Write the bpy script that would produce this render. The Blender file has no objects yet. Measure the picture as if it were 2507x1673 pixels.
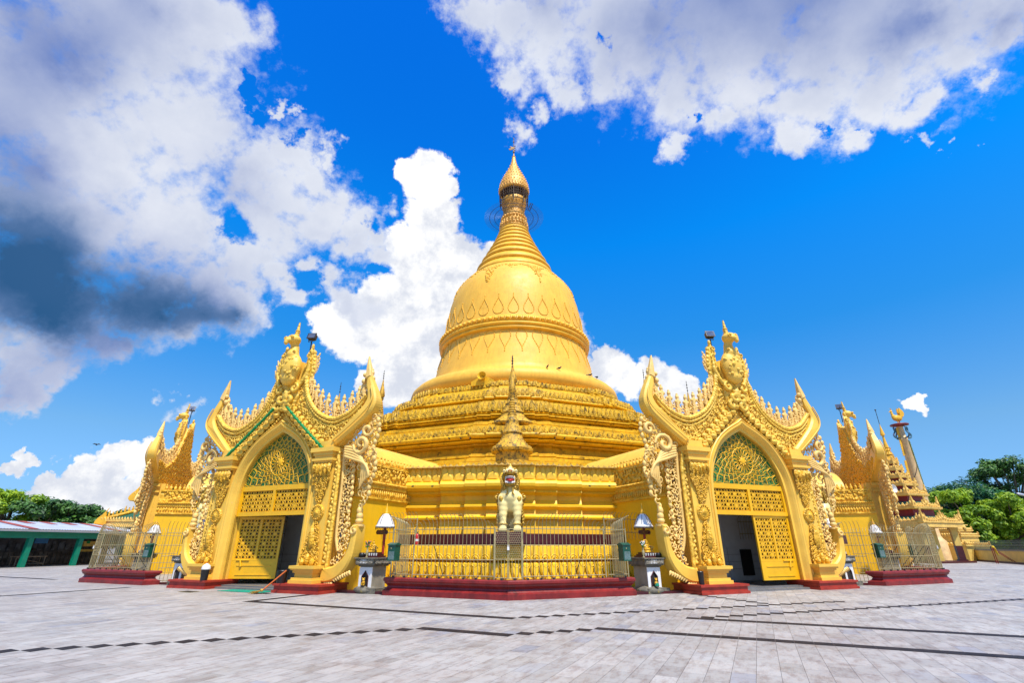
import bpy, math, random
from mathutils import Matrix, Vector, noise
R = math.radians; PI = math.pi
sin, cos = math.sin, math.cos
rnd = random.Random(7)
sc = bpy.context.scene
COL = sc.collection

# ---------------------------------------------------------------- objects
def link(o, parent=None):
    COL.objects.link(o)
    if parent: o.parent = parent
    return o
def tag(o, label=None, cat=None, group=None, kind=None):
    if label: o['label'] = label
    if cat: o['category'] = cat
    if group: o['group'] = group
    if kind: o['kind'] = kind
    return o
def thing(name, loc, rz=0.0, label=None, cat=None, group=None):
    o = bpy.data.objects.new(name, None); o.empty_display_size = .2
    o.location = loc; o.rotation_euler = (0, 0, rz)
    link(o); return tag(o, label, cat, group)
def copy_tree(o, parent=None):
    c = o.copy(); COL.objects.link(c); c.parent = parent
    for ch in o.children: copy_tree(ch, c)
    return c

class MB:
    """collects geometry and links it as one mesh object"""
    def __init__(s): s.v = []; s.f = []; s.sm = []; s.m = Matrix.Identity(4)
    def add(s, vs, fs, smooth=False):
        b = len(s.v); m = s.m
        s.v += [tuple(m @ Vector(p)) for p in vs]
        s.f += [tuple(b + i for i in f) for f in fs]; s.sm += [smooth] * len(fs)
        return s
    def box(s, x0, x1, y0, y1, z0, z1, taper=1.0):
        cx, cy = (x0 + x1) / 2, (y0 + y1) / 2
        t = lambda x, y: (cx + (x - cx) * taper, cy + (y - cy) * taper)
        vs = [(x0, y0, z0), (x1, y0, z0), (x1, y1, z0), (x0, y1, z0)] + [t(x, y) + (z1,) for x, y in ((x0, y0), (x1, y0), (x1, y1), (x0, y1))]
        return s.add(vs, [(3, 2, 1, 0), (4, 5, 6, 7), (0, 1, 5, 4), (1, 2, 6, 5), (2, 3, 7, 6), (3, 0, 4, 7)])
    def loft(s, rings, closed=True, cap=True, smooth=False):
        n = len(rings[0]); vs = [p for r in rings for p in r]; fs = []
        for k in range(len(rings) - 1):
            for i in range(n if closed else n - 1):
                j = (i + 1) % n
                fs.append((k * n + i, k * n + j, (k + 1) * n + j, (k + 1) * n + i))
        s.add(vs, fs, smooth)
        if cap and closed:
            s.add(rings[0], [tuple(range(n - 1, -1, -1))]); s.add(rings[-1], [tuple(range(n))])
        return s
    def plate(s, poly, y0, y1, bev=0.03):
        """polygon in x,z extruded from y0 (front) to y1 with a bevelled front and back"""
        a = sum(poly[i][0] * poly[(i + 1) % len(poly)][1] - poly[(i + 1) % len(poly)][0] * poly[i][1] for i in range(len(poly)))
        if a < 0: poly = poly[::-1]
        n = len(poly); ins = []
        for i in range(n):
            p, q, r = Vector(poly[i - 1]), Vector(poly[i]), Vector(poly[(i + 1) % n])
            d1 = (q - p).normalized() if (q - p).length > 1e-6 else Vector((1, 0)); d2 = (r - q).normalized() if (r - q).length > 1e-6 else d1
            nn = Vector((-d1.y - d2.y, d1.x + d2.x)); l = nn.length
            nn = nn / l if l > .3 else Vector((0, 0))
            ins.append((q.x + nn.x * bev, q.y + nn.y * bev))
        rings = [[(x, y0, z) for x, z in ins], [(x, y0 + bev, z) for x, z in poly], [(x, y1 - bev, z) for x, z in poly], [(x, y1, z) for x, z in ins]]
        return s.loft(rings)
    def tube(s, path, r, n=6, closed=False, cap=True, flat=1.0, up=(0, 1, 0)):
        P = [Vector(p) for p in path]; m = len(P)
        rr = r if isinstance(r, (list, tuple)) else [r] * m
        rings = []; upv = Vector(up)
        for i, p in enumerate(P):
            a = P[(i - 1) % m] if (closed or i > 0) else p; b = P[(i + 1) % m] if (closed or i < m - 1) else p
            t = (b - a)
            t = t.normalized() if t.length > 1e-7 else Vector((0, 0, 1))
            u = upv if abs(upv.dot(t)) < .95 else Vector((1, 0, 0))
            e1 = t.cross(u).normalized(); e2 = e1.cross(t).normalized()
            rings.append([tuple(p + (e1 * cos(2 * PI * k / n) + e2 * sin(2 * PI * k / n) * flat) * rr[i]) for k in range(n)])
        if closed: rings.append(rings[0])
        return s.loft(rings, cap=cap and not closed, smooth=True)
    def lathe(s, prof, n=32, c=(0, 0), smooth=True, rot=0.0, cap=True):
        rings = [[(c[0] + r * cos(2 * PI * (i + rot) / n), c[1] + r * sin(2 * PI * (i + rot) / n), z) for i in range(n)] for r, z in prof]
        return s.loft(rings, cap=cap, smooth=smooth)
    def ell(s, c, r, nu=10, nv=7, rot=None):
        rx, ry, rz = (r, r, r) if not isinstance(r, (list, tuple)) else r
        vs = []; fs = []
        q = rot.to_matrix() if rot is not None else None
        def P(x, y, z):
            w = Vector((x * rx, y * ry, z * rz))
            if q is not None: w = q @ w
            return (c[0] + w.x, c[1] + w.y, c[2] + w.z)
        vs.append(P(0, 0, -1))
        for j in range(1, nv):
            a = -PI / 2 + PI * j / nv
            for i in range(nu):
                b = 2 * PI * i / nu; vs.append(P(cos(a) * cos(b), cos(a) * sin(b), sin(a)))
        vs.append(P(0, 0, 1)); L = len(vs) - 1
        for i in range(nu):
            fs.append((0, 1 + (i + 1) % nu, 1 + i)); fs.append((L, L - nu + i, L - nu + (i + 1) % nu))
        for j in range(nv - 2):
            for i in range(nu):
                a = 1 + j * nu + i; b = 1 + j * nu + (i + 1) % nu
                fs.append((a, b, b + nu, a + nu))
        return s.add(vs, fs, True)
    # --- carving
    def curl(s, x, z, size, ang, flip=1, y=0.0, thick=.22, turns=1.25, n=5, seg=11):
        """a C-scroll in the x,z plane with a tapering stem"""
        path = []; rr = []
        for k in range(seg):
            t = k / (seg - 1); a = ang + flip * (t * turns * 2 * PI); q = size * (1 - .86 * t)
            path.append((x + q * cos(a) - .3 * size * cos(ang), y - .12 * size * sin(PI * t), z + q * sin(a) - .3 * size * sin(ang)))
            rr.append(size * thick * (.45 + .75 * sin(PI * min(1, t * .8 + .1))))
        return s.tube(path, rr, n)
    def leaf(s, x, z, w, h, ang=PI / 2, y=0.0, d=.08, n=2):
        """a pointed ogee leaf, domed towards the viewer"""
        O = [(0, 0), (.32, .05), (.5, .25), (.42, .5), (.2, .72), (.06, .86), (0, 1)]
        pts = [(px * w, pz * h) for px, pz in O] + [(-px * w, pz * h) for px, pz in O[-2:0:-1]]
        ca, sa = cos(ang - PI / 2), sin(ang - PI / 2)
        f = lambda px, pz, yy: (x + px * ca - pz * sa, yy, z + px * sa + pz * ca)
        N = len(pts)
        vs = [f(a, b, y) for a, b in pts] + [f(a * .55, h * .42 + (b - h * .42) * .6, y - d) for a, b in pts] + [f(0, h * .4, y - d * 1.15)]
        fs = [(i, (i + 1) % N, N + (i + 1) % N, N + i) for i in range(N)] + [(N + i, N + (i + 1) % N, 2 * N) for i in range(N)]
        return s.add(vs, fs, True)
    def build(s, name, mat, parent=None, loc=None, fix=False):
        me = bpy.data.meshes.new(name); me.from_pydata(s.v, [], s.f)
        me.polygons.foreach_set('use_smooth', s.sm); me.materials.append(mat); me.update()
        if fix: me.validate()
        o = bpy.data.objects.new(name, me); link(o, parent)
        if loc: o.location = loc
        return o

def remesh(mb, name, mat, parent, voxel, smooth=2):
    """one continuous skin over overlapping volumes"""
    o = mb.build(name, mat, parent)
    md = o.modifiers.new('r', 'REMESH'); md.mode = 'VOXEL'; md.voxel_size = voxel; md.use_smooth_shade = True
    if smooth:
        m2 = o.modifiers.new('s', 'SMOOTH'); m2.iterations = smooth; m2.factor = .5
    dg = bpy.context.evaluated_depsgraph_get(); dg.update()
    me = bpy.data.meshes.new_from_object(o.evaluated_get(dg))
    o.modifiers.clear(); o.data = me
    if not me.materials: me.materials.append(mat)
    me.polygons.foreach_set('use_smooth', [True] * len(me.polygons))
    return o

def inpoly(x, z, P):
    c = False; n = len(P)
    for i in range(n):
        x1, z1 = P[i]; x2, z2 = P[(i + 1) % n]
        if (z1 > z) != (z2 > z) and x < (x2 - x1) * (z - z1) / (z2 - z1) + x1: c = not c
    return c
def scatter(P, d, rg, tries=None):
    """points at least d apart in a polygon"""
    xs = [p[0] for p in P]; zs = [p[1] for p in P]; out = []
    A = (max(xs) - min(xs)) * (max(zs) - min(zs)); tries = tries or int(A / d / d * 14)
    grid = {}
    for _ in range(tries):
        x = rg.uniform(min(xs), max(xs)); z = rg.uniform(min(zs), max(zs))
        if not inpoly(x, z, P): continue
        gx, gz = int(x // d), int(z // d)
        if any((x - a) ** 2 + (z - b) ** 2 < d * d for i in (-1, 0, 1) for j in (-1, 0, 1) for a, b in grid.get((gx + i, gz + j), ())): continue
        grid.setdefault((gx, gz), []).append((x, z)); out.append((x, z))
    return out
def scrollfill(mb, P, d, rg, y=0.0, thick=.24, grow=.95):
    for x, z in scatter(P, d, rg):
        mb.curl(x, z, d * grow * rg.uniform(.75, 1.1), rg.uniform(0, 2 * PI), rg.choice((-1, 1)), y, thick, rg.uniform(.8, 1.3))
def mir(P): return [(-x, z) for x, z in P]
def spl(P, k=5, closed=False):
    """Catmull-Rom through points of any dimension"""
    n = len(P); out = []
    for i in range(n if closed else n - 1):
        a, b, c, d = (P[(i + j) % n] if closed else P[max(0, min(n - 1, i + j))] for j in (-1, 0, 1, 2))
        for q in range(k):
            t = q / k
            out.append(tuple(.5 * (2 * b[m] + (c[m] - a[m]) * t + (2 * a[m] - 5 * b[m] + 4 * c[m] - d[m]) * t * t + (3 * b[m] - a[m] - 3 * c[m] + d[m]) * t ** 3) for m in range(len(b))))
    if not closed: out.append(tuple(P[-1]))
    return out

# ---------------------------------------------------------------- materials
def mat(name, col, rough=.5, metal=0.0, spec=.5, vary=.12, vscale=3.0, bump=.15, bscale=30.0, stain=None, stain_amt=0.0, stain_scale=4.0,
        streak=None, streak_amt=0.0, bdist=.02, carve=0.0, carve_scale=6.0, stretch=None, coat=0.0, grime=0.0, grime_scale=9.0):
    m = bpy.data.materials.new(name); m.use_nodes = True; nt = m.node_tree; N = nt.nodes; L = nt.links
    b = N['Principled BSDF']; b.inputs['Roughness'].default_value = rough; b.inputs['Metallic'].default_value = metal
    b.inputs['Specular IOR Level'].default_value = spec; b.inputs['Coat Weight'].default_value = coat
    tc = N.new('ShaderNodeTexCoord'); src = tc.outputs['Object']
    def noise_(scale, detail=5, rgh=.6, vec=None):
        n = N.new('ShaderNodeTexNoise'); n.inputs['Scale'].default_value = scale; n.inputs['Detail'].default_value = detail
        n.inputs['Roughness'].default_value = rgh; L.new(vec or src, n.inputs['Vector']); return n.outputs['Fac']
    def ramp(f, a, c, lo=0.0, hi=1.0):
        r = N.new('ShaderNodeMapRange'); r.inputs[1].default_value = a; r.inputs[2].default_value = c; r.inputs[3].default_value = lo; r.inputs[4].default_value = hi
        L.new(f, r.inputs[0]); return r.outputs[0]
    def mix(f, a, c):
        x = N.new('ShaderNodeMix'); x.data_type = 'RGBA'
        for val, i in ((f, 0), (a, 6), (c, 7)):
            if isinstance(val, (int, float)): x.inputs[i].default_value = val
            elif isinstance(val, tuple): x.inputs[i].default_value = val + (1,)
            else: L.new(val, x.inputs[i])
        return x.outputs[2]
    col = tuple(c * .82 for c in col)
    dark = tuple(c * (1 - vary * 1.6) for c in col); lite = tuple(min(1, c * (1 + vary)) for c in col)
    c = mix(ramp(noise_(vscale), .3, .7), dark, lite)
    if streak:
        mp = N.new('ShaderNodeMapping'); mp.inputs['Scale'].default_value = (5, 5, .35); L.new(src, mp.inputs[0])
        c = mix(ramp(noise_(1.0, 6, .65, mp.outputs[0]), .62 - streak_amt * .2, .86, 0, streak_amt), c, streak)
    if stain:
        c = mix(ramp(noise_(stain_scale, 8, .72), .65 - .19 * stain_amt, .74 - .16 * stain_amt, 0, .9), c, stain)
    if grime: c = mix(ramp(noise_(grime_scale, 6, .7), .62 - .16 * grime, .70 - .12 * grime, 0, .85), c, (.06, .034, .006))
    L.new(c, b.inputs['Base Color'])
    nb = ramp(noise_(bscale, 4), 0, 1)
    bp = N.new('ShaderNodeBump'); bp.inputs['Strength'].default_value = bump; bp.inputs['Distance'].default_value = bdist; L.new(nb, bp.inputs['Height'])
    out = bp.outputs[0]
    if carve:
        w = N.new('ShaderNodeTexNoise'); w.inputs['Scale'].default_value = carve_scale * .4; L.new(src, w.inputs['Vector'])
        ad = N.new('ShaderNodeMixRGB'); ad.blend_type = 'ADD'; ad.inputs[0].default_value = .35; L.new(src, ad.inputs[1]); L.new(w.outputs['Color'], ad.inputs[2])
        vo = N.new('ShaderNodeTexVoronoi'); vo.inputs['Scale'].default_value = carve_scale; vo.feature = 'SMOOTH_F1'; L.new(ad.outputs[0], vo.inputs['Vector'])
        b2 = N.new('ShaderNodeBump'); b2.invert = True; b2.inputs['Strength'].default_value = 1; b2.inputs['Distance'].default_value = carve
        L.new(vo.outputs['Distance'], b2.inputs['Height']); L.new(out, b2.inputs['Normal']); out = b2.outputs[0]
    L.new(out, b.inputs['Normal'])
    rr = ramp(noise_(vscale * 2.3), .2, .8, max(0, rough - .12), min(1, rough + .12)); L.new(rr, b.inputs['Roughness'])
    return m
DK = (.06, .04, .012)
M = dict(
 gold=mat('stupa_gold', (.95, .525, .06), .52, .0, spec=.3, vary=.08, vscale=.8, bump=.12, bscale=9, streak=(.55, .26, .03), streak_amt=.7, stain=(.62, .32, .03), stain_amt=.35, stain_scale=.9),
 gold2=mat('ring_gold', (.93, .50, .035), .5, .04, spec=.35, vary=.12, vscale=1.2, bump=.12, bscale=9, streak=(.4, .2, .03), streak_amt=.5),
 hti=mat('crown_gold', (.88, .44, .06), .45, .15, vary=.2, vscale=3, carve=.05, carve_scale=9),
 terr=mat('terrace_gold', (.84, .49, .012), .55, .0, grime=.12, grime_scale=14, spec=.3, vary=.14, vscale=1.2, bump=.2, bscale=14, streak=(.36, .14, .01), streak_amt=.8, stain=(.09, .045, .006), stain_amt=.5, stain_scale=1.9),
 lotus=mat('weathered_lotus', (.84, .50, .025), .6, .0, grime=.7, grime_scale=12, spec=.25, vary=.22, vscale=2.5, bump=.35, bscale=18, streak=(.22, .09, .01), streak_amt=1.0, stain=(.055, .032, .008), stain_amt=.75, stain_scale=2.6),
 spire=mat('mouldy_gold', (.82, .46, .02), .65, .0, grime=.7, vary=.2, vscale=2.5, bump=.4, bscale=18, streak=(.2, .12, .02), streak_amt=.8, stain=(.035, .032, .012), stain_amt=.8, stain_scale=2.2),
 wall=mat('yellow_wall', (.98, .565, .006), .55, 0, vary=.07, vscale=.9, bump=.15, bscale=12, streak=(.6, .30, .02), streak_amt=.55),
 wallup=mat('upper_wall', (.96, .60, .045), .52, 0, vary=.08, vscale=.9, bump=.15, bscale=12, streak=(.62, .33, .03), streak_amt=.6),
 lip=mat('scalloped_lip', (.55, .33, .05), .6, 0, stain=DK, stain_amt=.6, stain_scale=5),
 low=mat('base_lotus', (.93, .56, .01), .5, 0, vary=.1, vscale=1.5, bump=.2, bscale=14, streak=(.5, .3, .02), streak_amt=.5, stain=(.3, .2, .03), stain_amt=.2, stain_scale=3),
 cream=mat('gate_cream', (.96, .575, .07), .5, 0, vary=.08, vscale=1.3, bump=.2, bscale=16, streak=(.6, .36, .06), streak_amt=.45, stain=(.5, .38, .18), stain_amt=.08, stain_scale=3),
 carve=mat('gate_carving', (.95, .57, .055), .52, 0, vary=.14, vscale=3, bump=.4, bscale=26, streak=(.5, .3, .05), streak_amt=.5, stain=(.5, .32, .05), stain_amt=.3, stain_scale=6, carve=.05, carve_scale=7),
 carved=mat('gold_carving', (.86, .46, .02), .5, .0, vary=.2, vscale=4, bump=.4, bscale=30, stain=(.3, .15, .02), stain_amt=.4, stain_scale=9, carve=.05, carve_scale=9),
 pale=mat('pale_scroll', (.95, .61, .17), .55, 0, vary=.12, vscale=3, bump=.3, bscale=26, stain=(.4, .3, .14), stain_amt=.25, stain_scale=6),
 frieze=mat('frieze', (.93, .52, .03), .55, 0, vary=.12, vscale=3, bump=.4, bscale=30, carve=.09, carve_scale=5, stain=(.4, .25, .05), stain_amt=.2, stain_scale=6),
 tip=mat('blackened_tip', (.42, .30, .10), .7, 0, stain=DK, stain_amt=.6, stain_scale=7),
 door=mat('door_yellow', (.94, .50, .006), .4, 0, vary=.08, vscale=2, bump=.1, streak=(.5, .28, .03), streak_amt=.3),
 green=mat('lattice_green', (.02, .24, .06), .35, 0, vary=.2),
 roofgreen=mat('roof_green', (.015, .12, .07), .5, 0, vary=.2, vscale=4, bump=.4),
 dark=mat('hollow_shade', (.02, .015, .012), .8),  # near-black colour that paints in the shade of hollows
 dgreen=mat('box_green', (.008, .085, .05), .32, 0, vary=.15),
 red=mat('plinth_red', (.25, .014, .012), .42, 0, vary=.25, vscale=2.5, bump=.25, bscale=20, stain=(.08, .012, .01), stain_amt=.38, stain_scale=1.6, streak=(.5, .09, .05), streak_amt=.35),
 maroon=mat('maroon_ledge', (.075, .007, .010), .45, 0, vary=.2),
 brick=mat('step_red', (.42, .032, .012), .55, 0, vary=.2, vscale=3, bump=.3, stain=(.2, .025, .015), stain_amt=.3, stain_scale=3),
 steel=mat('railing_steel', (.50, .41, .20), .45, .3, vary=.15, vscale=6, stain=(.3, .17, .07), stain_amt=.15, stain_scale=8),
 iron=mat('dark_iron', (.05, .05, .05), .5, .6),
 wire=mat('blue_wire', (.04, .08, .16), .5, .4),
 white=mat('white_paint', (.86, .84, .80), .5, 0, vary=.06, streak=(.4, .38, .34), streak_amt=.35),
 ivory=mat('lion_ivory', (1.1, .90, .36), .42, 0, vary=.05, vscale=3, bump=.12, bscale=20, streak=(.7, .55, .15), streak_amt=.3),
 lgold=mat('lion_gold', (.62, .38, .045), .42, .35, vary=.2, vscale=6, carve=.02, carve_scale=16),
 mouth=mat('mouth_red', (.62, .02, .015), .35),
 black=mat('black', (.012, .012, .014), .4),
 stone=mat('mossy_stone', (.17, .15, .11), .8, 0, vary=.3, vscale=6, bump=.6, bscale=22, stain=(.45, .33, .05), stain_amt=.35, stain_scale=7),
 plaster=mat('grey_plaster', (.34, .30, .22), .75, 0, vary=.15, vscale=3, stain=(.2, .19, .13), stain_amt=.3, streak=(.2, .18, .12), streak_amt=.5),
 inner=mat('inner_wall', (.82, .82, .80), .5, 0, vary=.06),
 floorin=mat('inner_floor', (.20, .19, .18), .3),
 tin=mat('tin_roof', (.62, .66, .74), .4, .4, vary=.1, vscale=1),
 tinred=mat('tin_red', (.42, .08, .05), .6, .1, vary=.3),
 pgreen=mat('shed_green', (.0, .23, .13), .45, 0, vary=.08),
 wood=mat('worn_wood', (.28, .20, .12), .7, 0, vary=.3, vscale=8),
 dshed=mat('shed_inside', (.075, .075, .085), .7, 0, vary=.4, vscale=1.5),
 pink=mat('pillar_pink', (.86, .56, .25), .55, 0, vary=.15, vscale=2, streak=(.5, .25, .1), streak_amt=.4),
 pcream=mat('pavilion_yellow', (.90, .56, .12), .55, 0, vary=.14, vscale=2, carve=.03, carve_scale=8, stain=(.35, .22, .05), stain_amt=.2, stain_scale=5),
 bwall=mat('boundary_yellow', (.86, .58, .13), .65, 0, vary=.1, streak=(.4, .3, .12), streak_amt=.6),
 bark=mat('bark', (.16, .12, .08), .9, 0, vary=.3, vscale=5, bump=.6),
 mesh=mat('mesh_wire', (.10, .12, .09), .6, .3), blue=mat('blue_plastic', (.02, .22, .55), .4), magenta=mat('magenta_petal', (.6, .03, .2), .6), leafg=mat('leaf_sprig', (.05, .2, .03), .6),
 orange=mat('orange_handle', (.75, .16, .02), .5), straw=mat('straw', (.62, .36, .05), .8),
 mat_g=mat('door_mat_green', (.0, .30, .18), .85, bump=.6, bscale=60), garl=mat('garland_green', (.0, .30, .06), .55, 0, vary=.3, vscale=12),
)
O = Vector((0, 45.4, 0))
VD = [R(-90 + 45 * k) for k in range(8)]           # directions of the eight corners

def plan(r, t1=.10, t2=.165, d=.3, k0=0, k1=8):
    out = []
    for k in range(k0, k1):
        a = VD[k % 8]; e = (cos(a), sin(a)); t = (-sin(a), cos(a))
        for rr, tt in ((r - 2 * d, -r * t2), (r - d, -r * t2), (r - d, -r * t1), (r, -r * t1), (r, r * t1), (r - d, r * t1), (r - d, r * t2), (r - 2 * d, r * t2)):
            out.append((e[0] * rr + t[0] * tt, e[1] * rr + t[1] * tt))
    return out
def petals_on(mb, pts, z0, h, w, tilt=0.0, closed=True, dome=.09, down=False, out=.02, skip=None, jitter=0):
    """a row of lotus petals along a plan polyline"""
    n = len(pts)
    for i in range(n if closed else n - 1):
        a = Vector(pts[i]); b = Vector(pts[(i + 1) % n]); L = (b - a).length
        if L < w * .6: continue
        m = max(1, round(L / w)); d = (b - a).normalized(); nn = Vector((d.y, -d.x))
        for j in range(m):
            c = a + d * (L * (j + .5) / m) + nn * out
            if skip and skip(c): continue
            ww = L / m * .93; hh = h
            Q = [(0, 0, 0), (.5, 0, .4), (.5, .35, .8), (.42, .62, 1), (.22, .82, .9), (0, 1, .75), (-.22, .82, .9), (-.42, .62, 1), (-.5, .35, .8), (-.5, 0, .4)]
            vs = []
            for px, pz, pd in Q:
                zz = z0 + (hh * pz if not down else hh * (1 - pz)); q = c + d * (px * ww) + nn * (tilt * (pz if not down else 1 - pz)); vs.append((q.x, q.y, zz))
            for px, pz, pd in Q:
                zz = z0 + (hh * (.1 + .78 * pz) if not down else hh * (1 - .1 - .78 * pz)); q = c + d * (px * ww * .62) + nn * (dome + tilt * (pz if not down else 1 - pz)); vs.append((q.x, q.y, zz))
            k = len(Q)
            fs = [(s, (s + 1) % k, k + (s + 1) % k, k + s) for s in range(k)] + [tuple(range(k, 2 * k))]
            if down: fs = [f[::-1] for f in fs]
            mb.add(vs, fs)
def tier(prof, name, mat_, parent, **kw):
    mb = MB(); mb.loft([[(x, y, z) for x, y in plan(r, **kw)] for r, z in prof], cap=False)
    return mb.build(name, mat_, parent)

P = thing('pagoda', O, 0, 'giant golden bell-shaped stupa rising from stepped octagonal terraces', 'pagoda')
# ---- terraces
T1 = [(18, 5.0), (18, 5.9), (16.7, 5.95), (16.6, 6.12), (16.2, 6.14), (16.3, 6.2), (16.3, 6.38), (16.0, 6.42), (15.85, 6.5), (15.95, 6.54), (15.95, 6.66), (15.5, 6.7), (15.5, 6.8), (15.3, 6.84), (14.9, 6.9), (14.8, 7.3), (15.0, 7.34), (15.25, 7.36), (15.25, 7.44), (15.1, 7.47), (15.5, 7.5), (15.75, 7.52), (15.8, 7.6), (15.6, 7.64), (15.95, 7.74), (16.0, 7.86), (15.95, 7.98), (15.75, 8.02), (15.72, 8.42), (15.4, 8.42), (15.2, 8.43)]
T2 = [(15.25, 8.43), (15.25, 8.62), (15.0, 8.65), (15.08, 8.7), (15.08, 8.84), (14.8, 8.87), (14.8, 8.94), (14.5, 8.97), (14.5, 9.03), (14.0, 9.08), (13.95, 9.26), (14.3, 9.3), (14.35, 9.36), (14.1, 9.4), (14.45, 9.44), (14.45, 9.52), (14.2, 9.56), (14.35, 9.66), (14.2, 9.74), (14.05, 10.48), (13.7, 10.5), (12.6, 10.51)]
T3 = [(13.1, 10.51), (13.1, 10.7), (12.8, 10.73), (12.85, 10.78), (12.85, 10.88), (12.4, 10.92), (12.4, 11.0), (11.95, 11.05), (11.9, 11.18), (12.25, 11.3), (12.2, 11.42), (12.05, 11.45), (11.85, 12.02), (11.6, 12.04), (10.9, 12.05)]
T4 = [(11.2, 12.05), (11.15, 12.3), (10.9, 12.34), (10.75, 12.5), (10.6, 12.55), (10.6, 12.64), (10.5, 12.66), (10.35, 13.12), (10.1, 13.14), (9.0, 13.15)]
for prof, band in ((T1, (15.74, 8.0, .42)), (T2, (14.18, 9.76, .74)), (T3, (12.0, 11.44, .58)), (T4, (10.5, 12.66, .48))):
    t = tier(prof, 'terrace', M['terr'], P, d=.25)
    mb = MB(); r, z, h = band; pl = plan(r, d=.25)
    petals_on(mb, pl, z, h + .03, .34, tilt=-.12 if h > .5 else -.06, dome=.1, out=0.02)
    mb.build('lotus_band', M['lotus'], t)
    if h > .5 or r > 15:
        mb = MB(); petals_on(mb, plan(r + .08, d=.25), z - .05, h * .42, .34, tilt=0, dome=.13, out=.02); mb.build('petal_band', M['lotus'], t)
# ---- bell
mb = MB()
mb.lathe([(9.0, 13.0), (9.45, 13.3), (9.7, 13.6), (9.76, 13.95), (9.66, 14.3), (9.35, 14.62), (8.8, 14.84), (8.2, 14.92), (7.95, 15.0), (7.8, 15.6), (7.6, 16.4), (7.38, 17.4), (7.18, 18.2), (7.05, 18.95)], 128, cap=False)
mb.lathe([(7.05, 20.2), (6.98, 20.6), (6.9, 21.3), (6.78, 22.4), (6.55, 23.7), (6.22, 24.9), (5.8, 25.75), (5.2, 26.5), (4.6, 27.1), (4.42, 27.3), (4.35, 27.6)], 128, cap=False)
bell = mb.build('bell', M['gold'], P)
mb = MB()
mb.lathe([(7.03, 18.9), (7.3, 18.95), (7.36, 19.05), (7.3, 19.15), (7.2, 19.2), (7.22, 19.26), (7.4, 19.3), (7.46, 19.42), (7.38, 19.54), (7.2, 19.58), (7.2, 19.64), (7.3, 19.68), (7.3, 20.08), (7.15, 20.14), (7.12, 20.24), (7.0, 20.3), (6.9, 20.3)], 128, cap=False)
for i in range(88):
    a = 2 * PI * i / 88; mb.ell((7.34 * cos(a), 7.34 * sin(a), 19.88), (.17, .17, .18), 8, 6)
    mb.ell((7.47 * cos(a), 7.47 * sin(a), 19.88), .06, 6, 4)
    for q in (-1, 1): mb.ell((7.36 * cos(a + .036), 7.36 * sin(a + .036), 19.88 + q * .14), .05, 5, 4)
mb.build('belt', M['gold2'], P)
def bell_r(z):
    pr = [(7.95, 15.0), (7.8, 15.6), (7.6, 16.4), (7.38, 17.4), (7.18, 18.2), (7.05, 18.95), (7.05, 20.2), (6.98, 20.6), (6.9, 21.3), (6.78, 22.4), (6.55, 23.7), (6.22, 24.9), (5.8, 25.75), (5.2, 26.5), (4.6, 27.1)]
    for (r0, z0), (r1, z1) in zip(pr, pr[1:]):
        if z0 <= z <= z1: return r0 + (r1 - r0) * (z - z0) / (z1 - z0)
    return pr[-1][0]
for sgn, z0, h in ((1, 20.5, 1.75), (-1, 18.85, 1.85)):
    mb = MB()
    for i in range(32):
        a0 = 2 * PI * (i + .5 * (sgn < 0)) / 32 - PI / 2
        sh = [(0, 1.0), (.07, .86), (.2, .68), (.36, .42), (.38, .25), (.27, .07), (.1, .0)]
        sh = spl(sh + [(-x, z) for x, z in sh[:0:-1]] + [(0, 1.0)], 3)
        path = []
        for x, z in sh:
            zz = z0 + sgn * z * h; r = bell_r(zz) + .02; a = a0 + x * 1.22 / r
            path.append((r * cos(a), r * sin(a), zz))
        mb.tube(path, .032, 5, up=(0, 0, 1))
        for j, p in enumerate(path[::2]): mb.ell(p, .052, 6, 4)
        for t_ in (1.08, 1.2):
            zz = z0 + sgn * t_ * h * .97; r = bell_r(zz) + .02
            mb.ell((r * cos(a0), r * sin(a0), zz), (.05, .05, .1), 6, 4)
    mb.build('petal_ring', M['gold2'], bell)
mb = MB()
def festoon(a0, w, z0, h, n):
    for j in range(n):
        u, v = rnd.uniform(-1, 1), rnd.random()
        if abs(u) > (1 - v) ** .8: continue
        zz = z0 - v * h; r = bell_r(zz); a = a0 + u * w / r
        mb.ell((r * cos(a), r * sin(a), zz), (rnd.uniform(.06, .12), rnd.uniform(.06, .12), rnd.uniform(.07, .16)), 6, 5)
for k in range(8):
    festoon(R(-90 + 22.5 + 45 * k), .62, 26.6, 2.6, 120); festoon(R(-90 + 22.5 + 45 * k), 1.4, 26.7, .75, 80); festoon(VD[k], .75, 26.7, .95, 50)
mb.build('shoulder_pendants', M['gold2'], bell)
# ---- ringed cone
mb = MB(); prof = []
Rz = [(4.38, 27.3), (3.98, 28.3), (3.5, 29.35), (3.06, 30.25), (2.7, 31.0), (2.37, 31.7), (2.1, 32.35), (1.87, 32.95), (1.68, 33.5), (1.55, 34.0)]
for (r0, z0), (r1, z1) in zip(Rz, Rz[1:]):
    h = z1 - z0
    prof += [(r0 - .1, z0), (r0 + .02, z0 + .06 * h), (r0 + .06, z0 + .16 * h), (r0 + .03, z0 + .3 * h), ((r0 + r1) / 2 + .02, z0 + .6 * h), (r1 + .02, z0 + .86 * h), (r1 - .1, z0 + .9 * h), (r1 - .16, z0 + .97 * h)]
mb.lathe(prof, 96, cap=False); mb.build('ringed_cone', M['gold2'], P)
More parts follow.
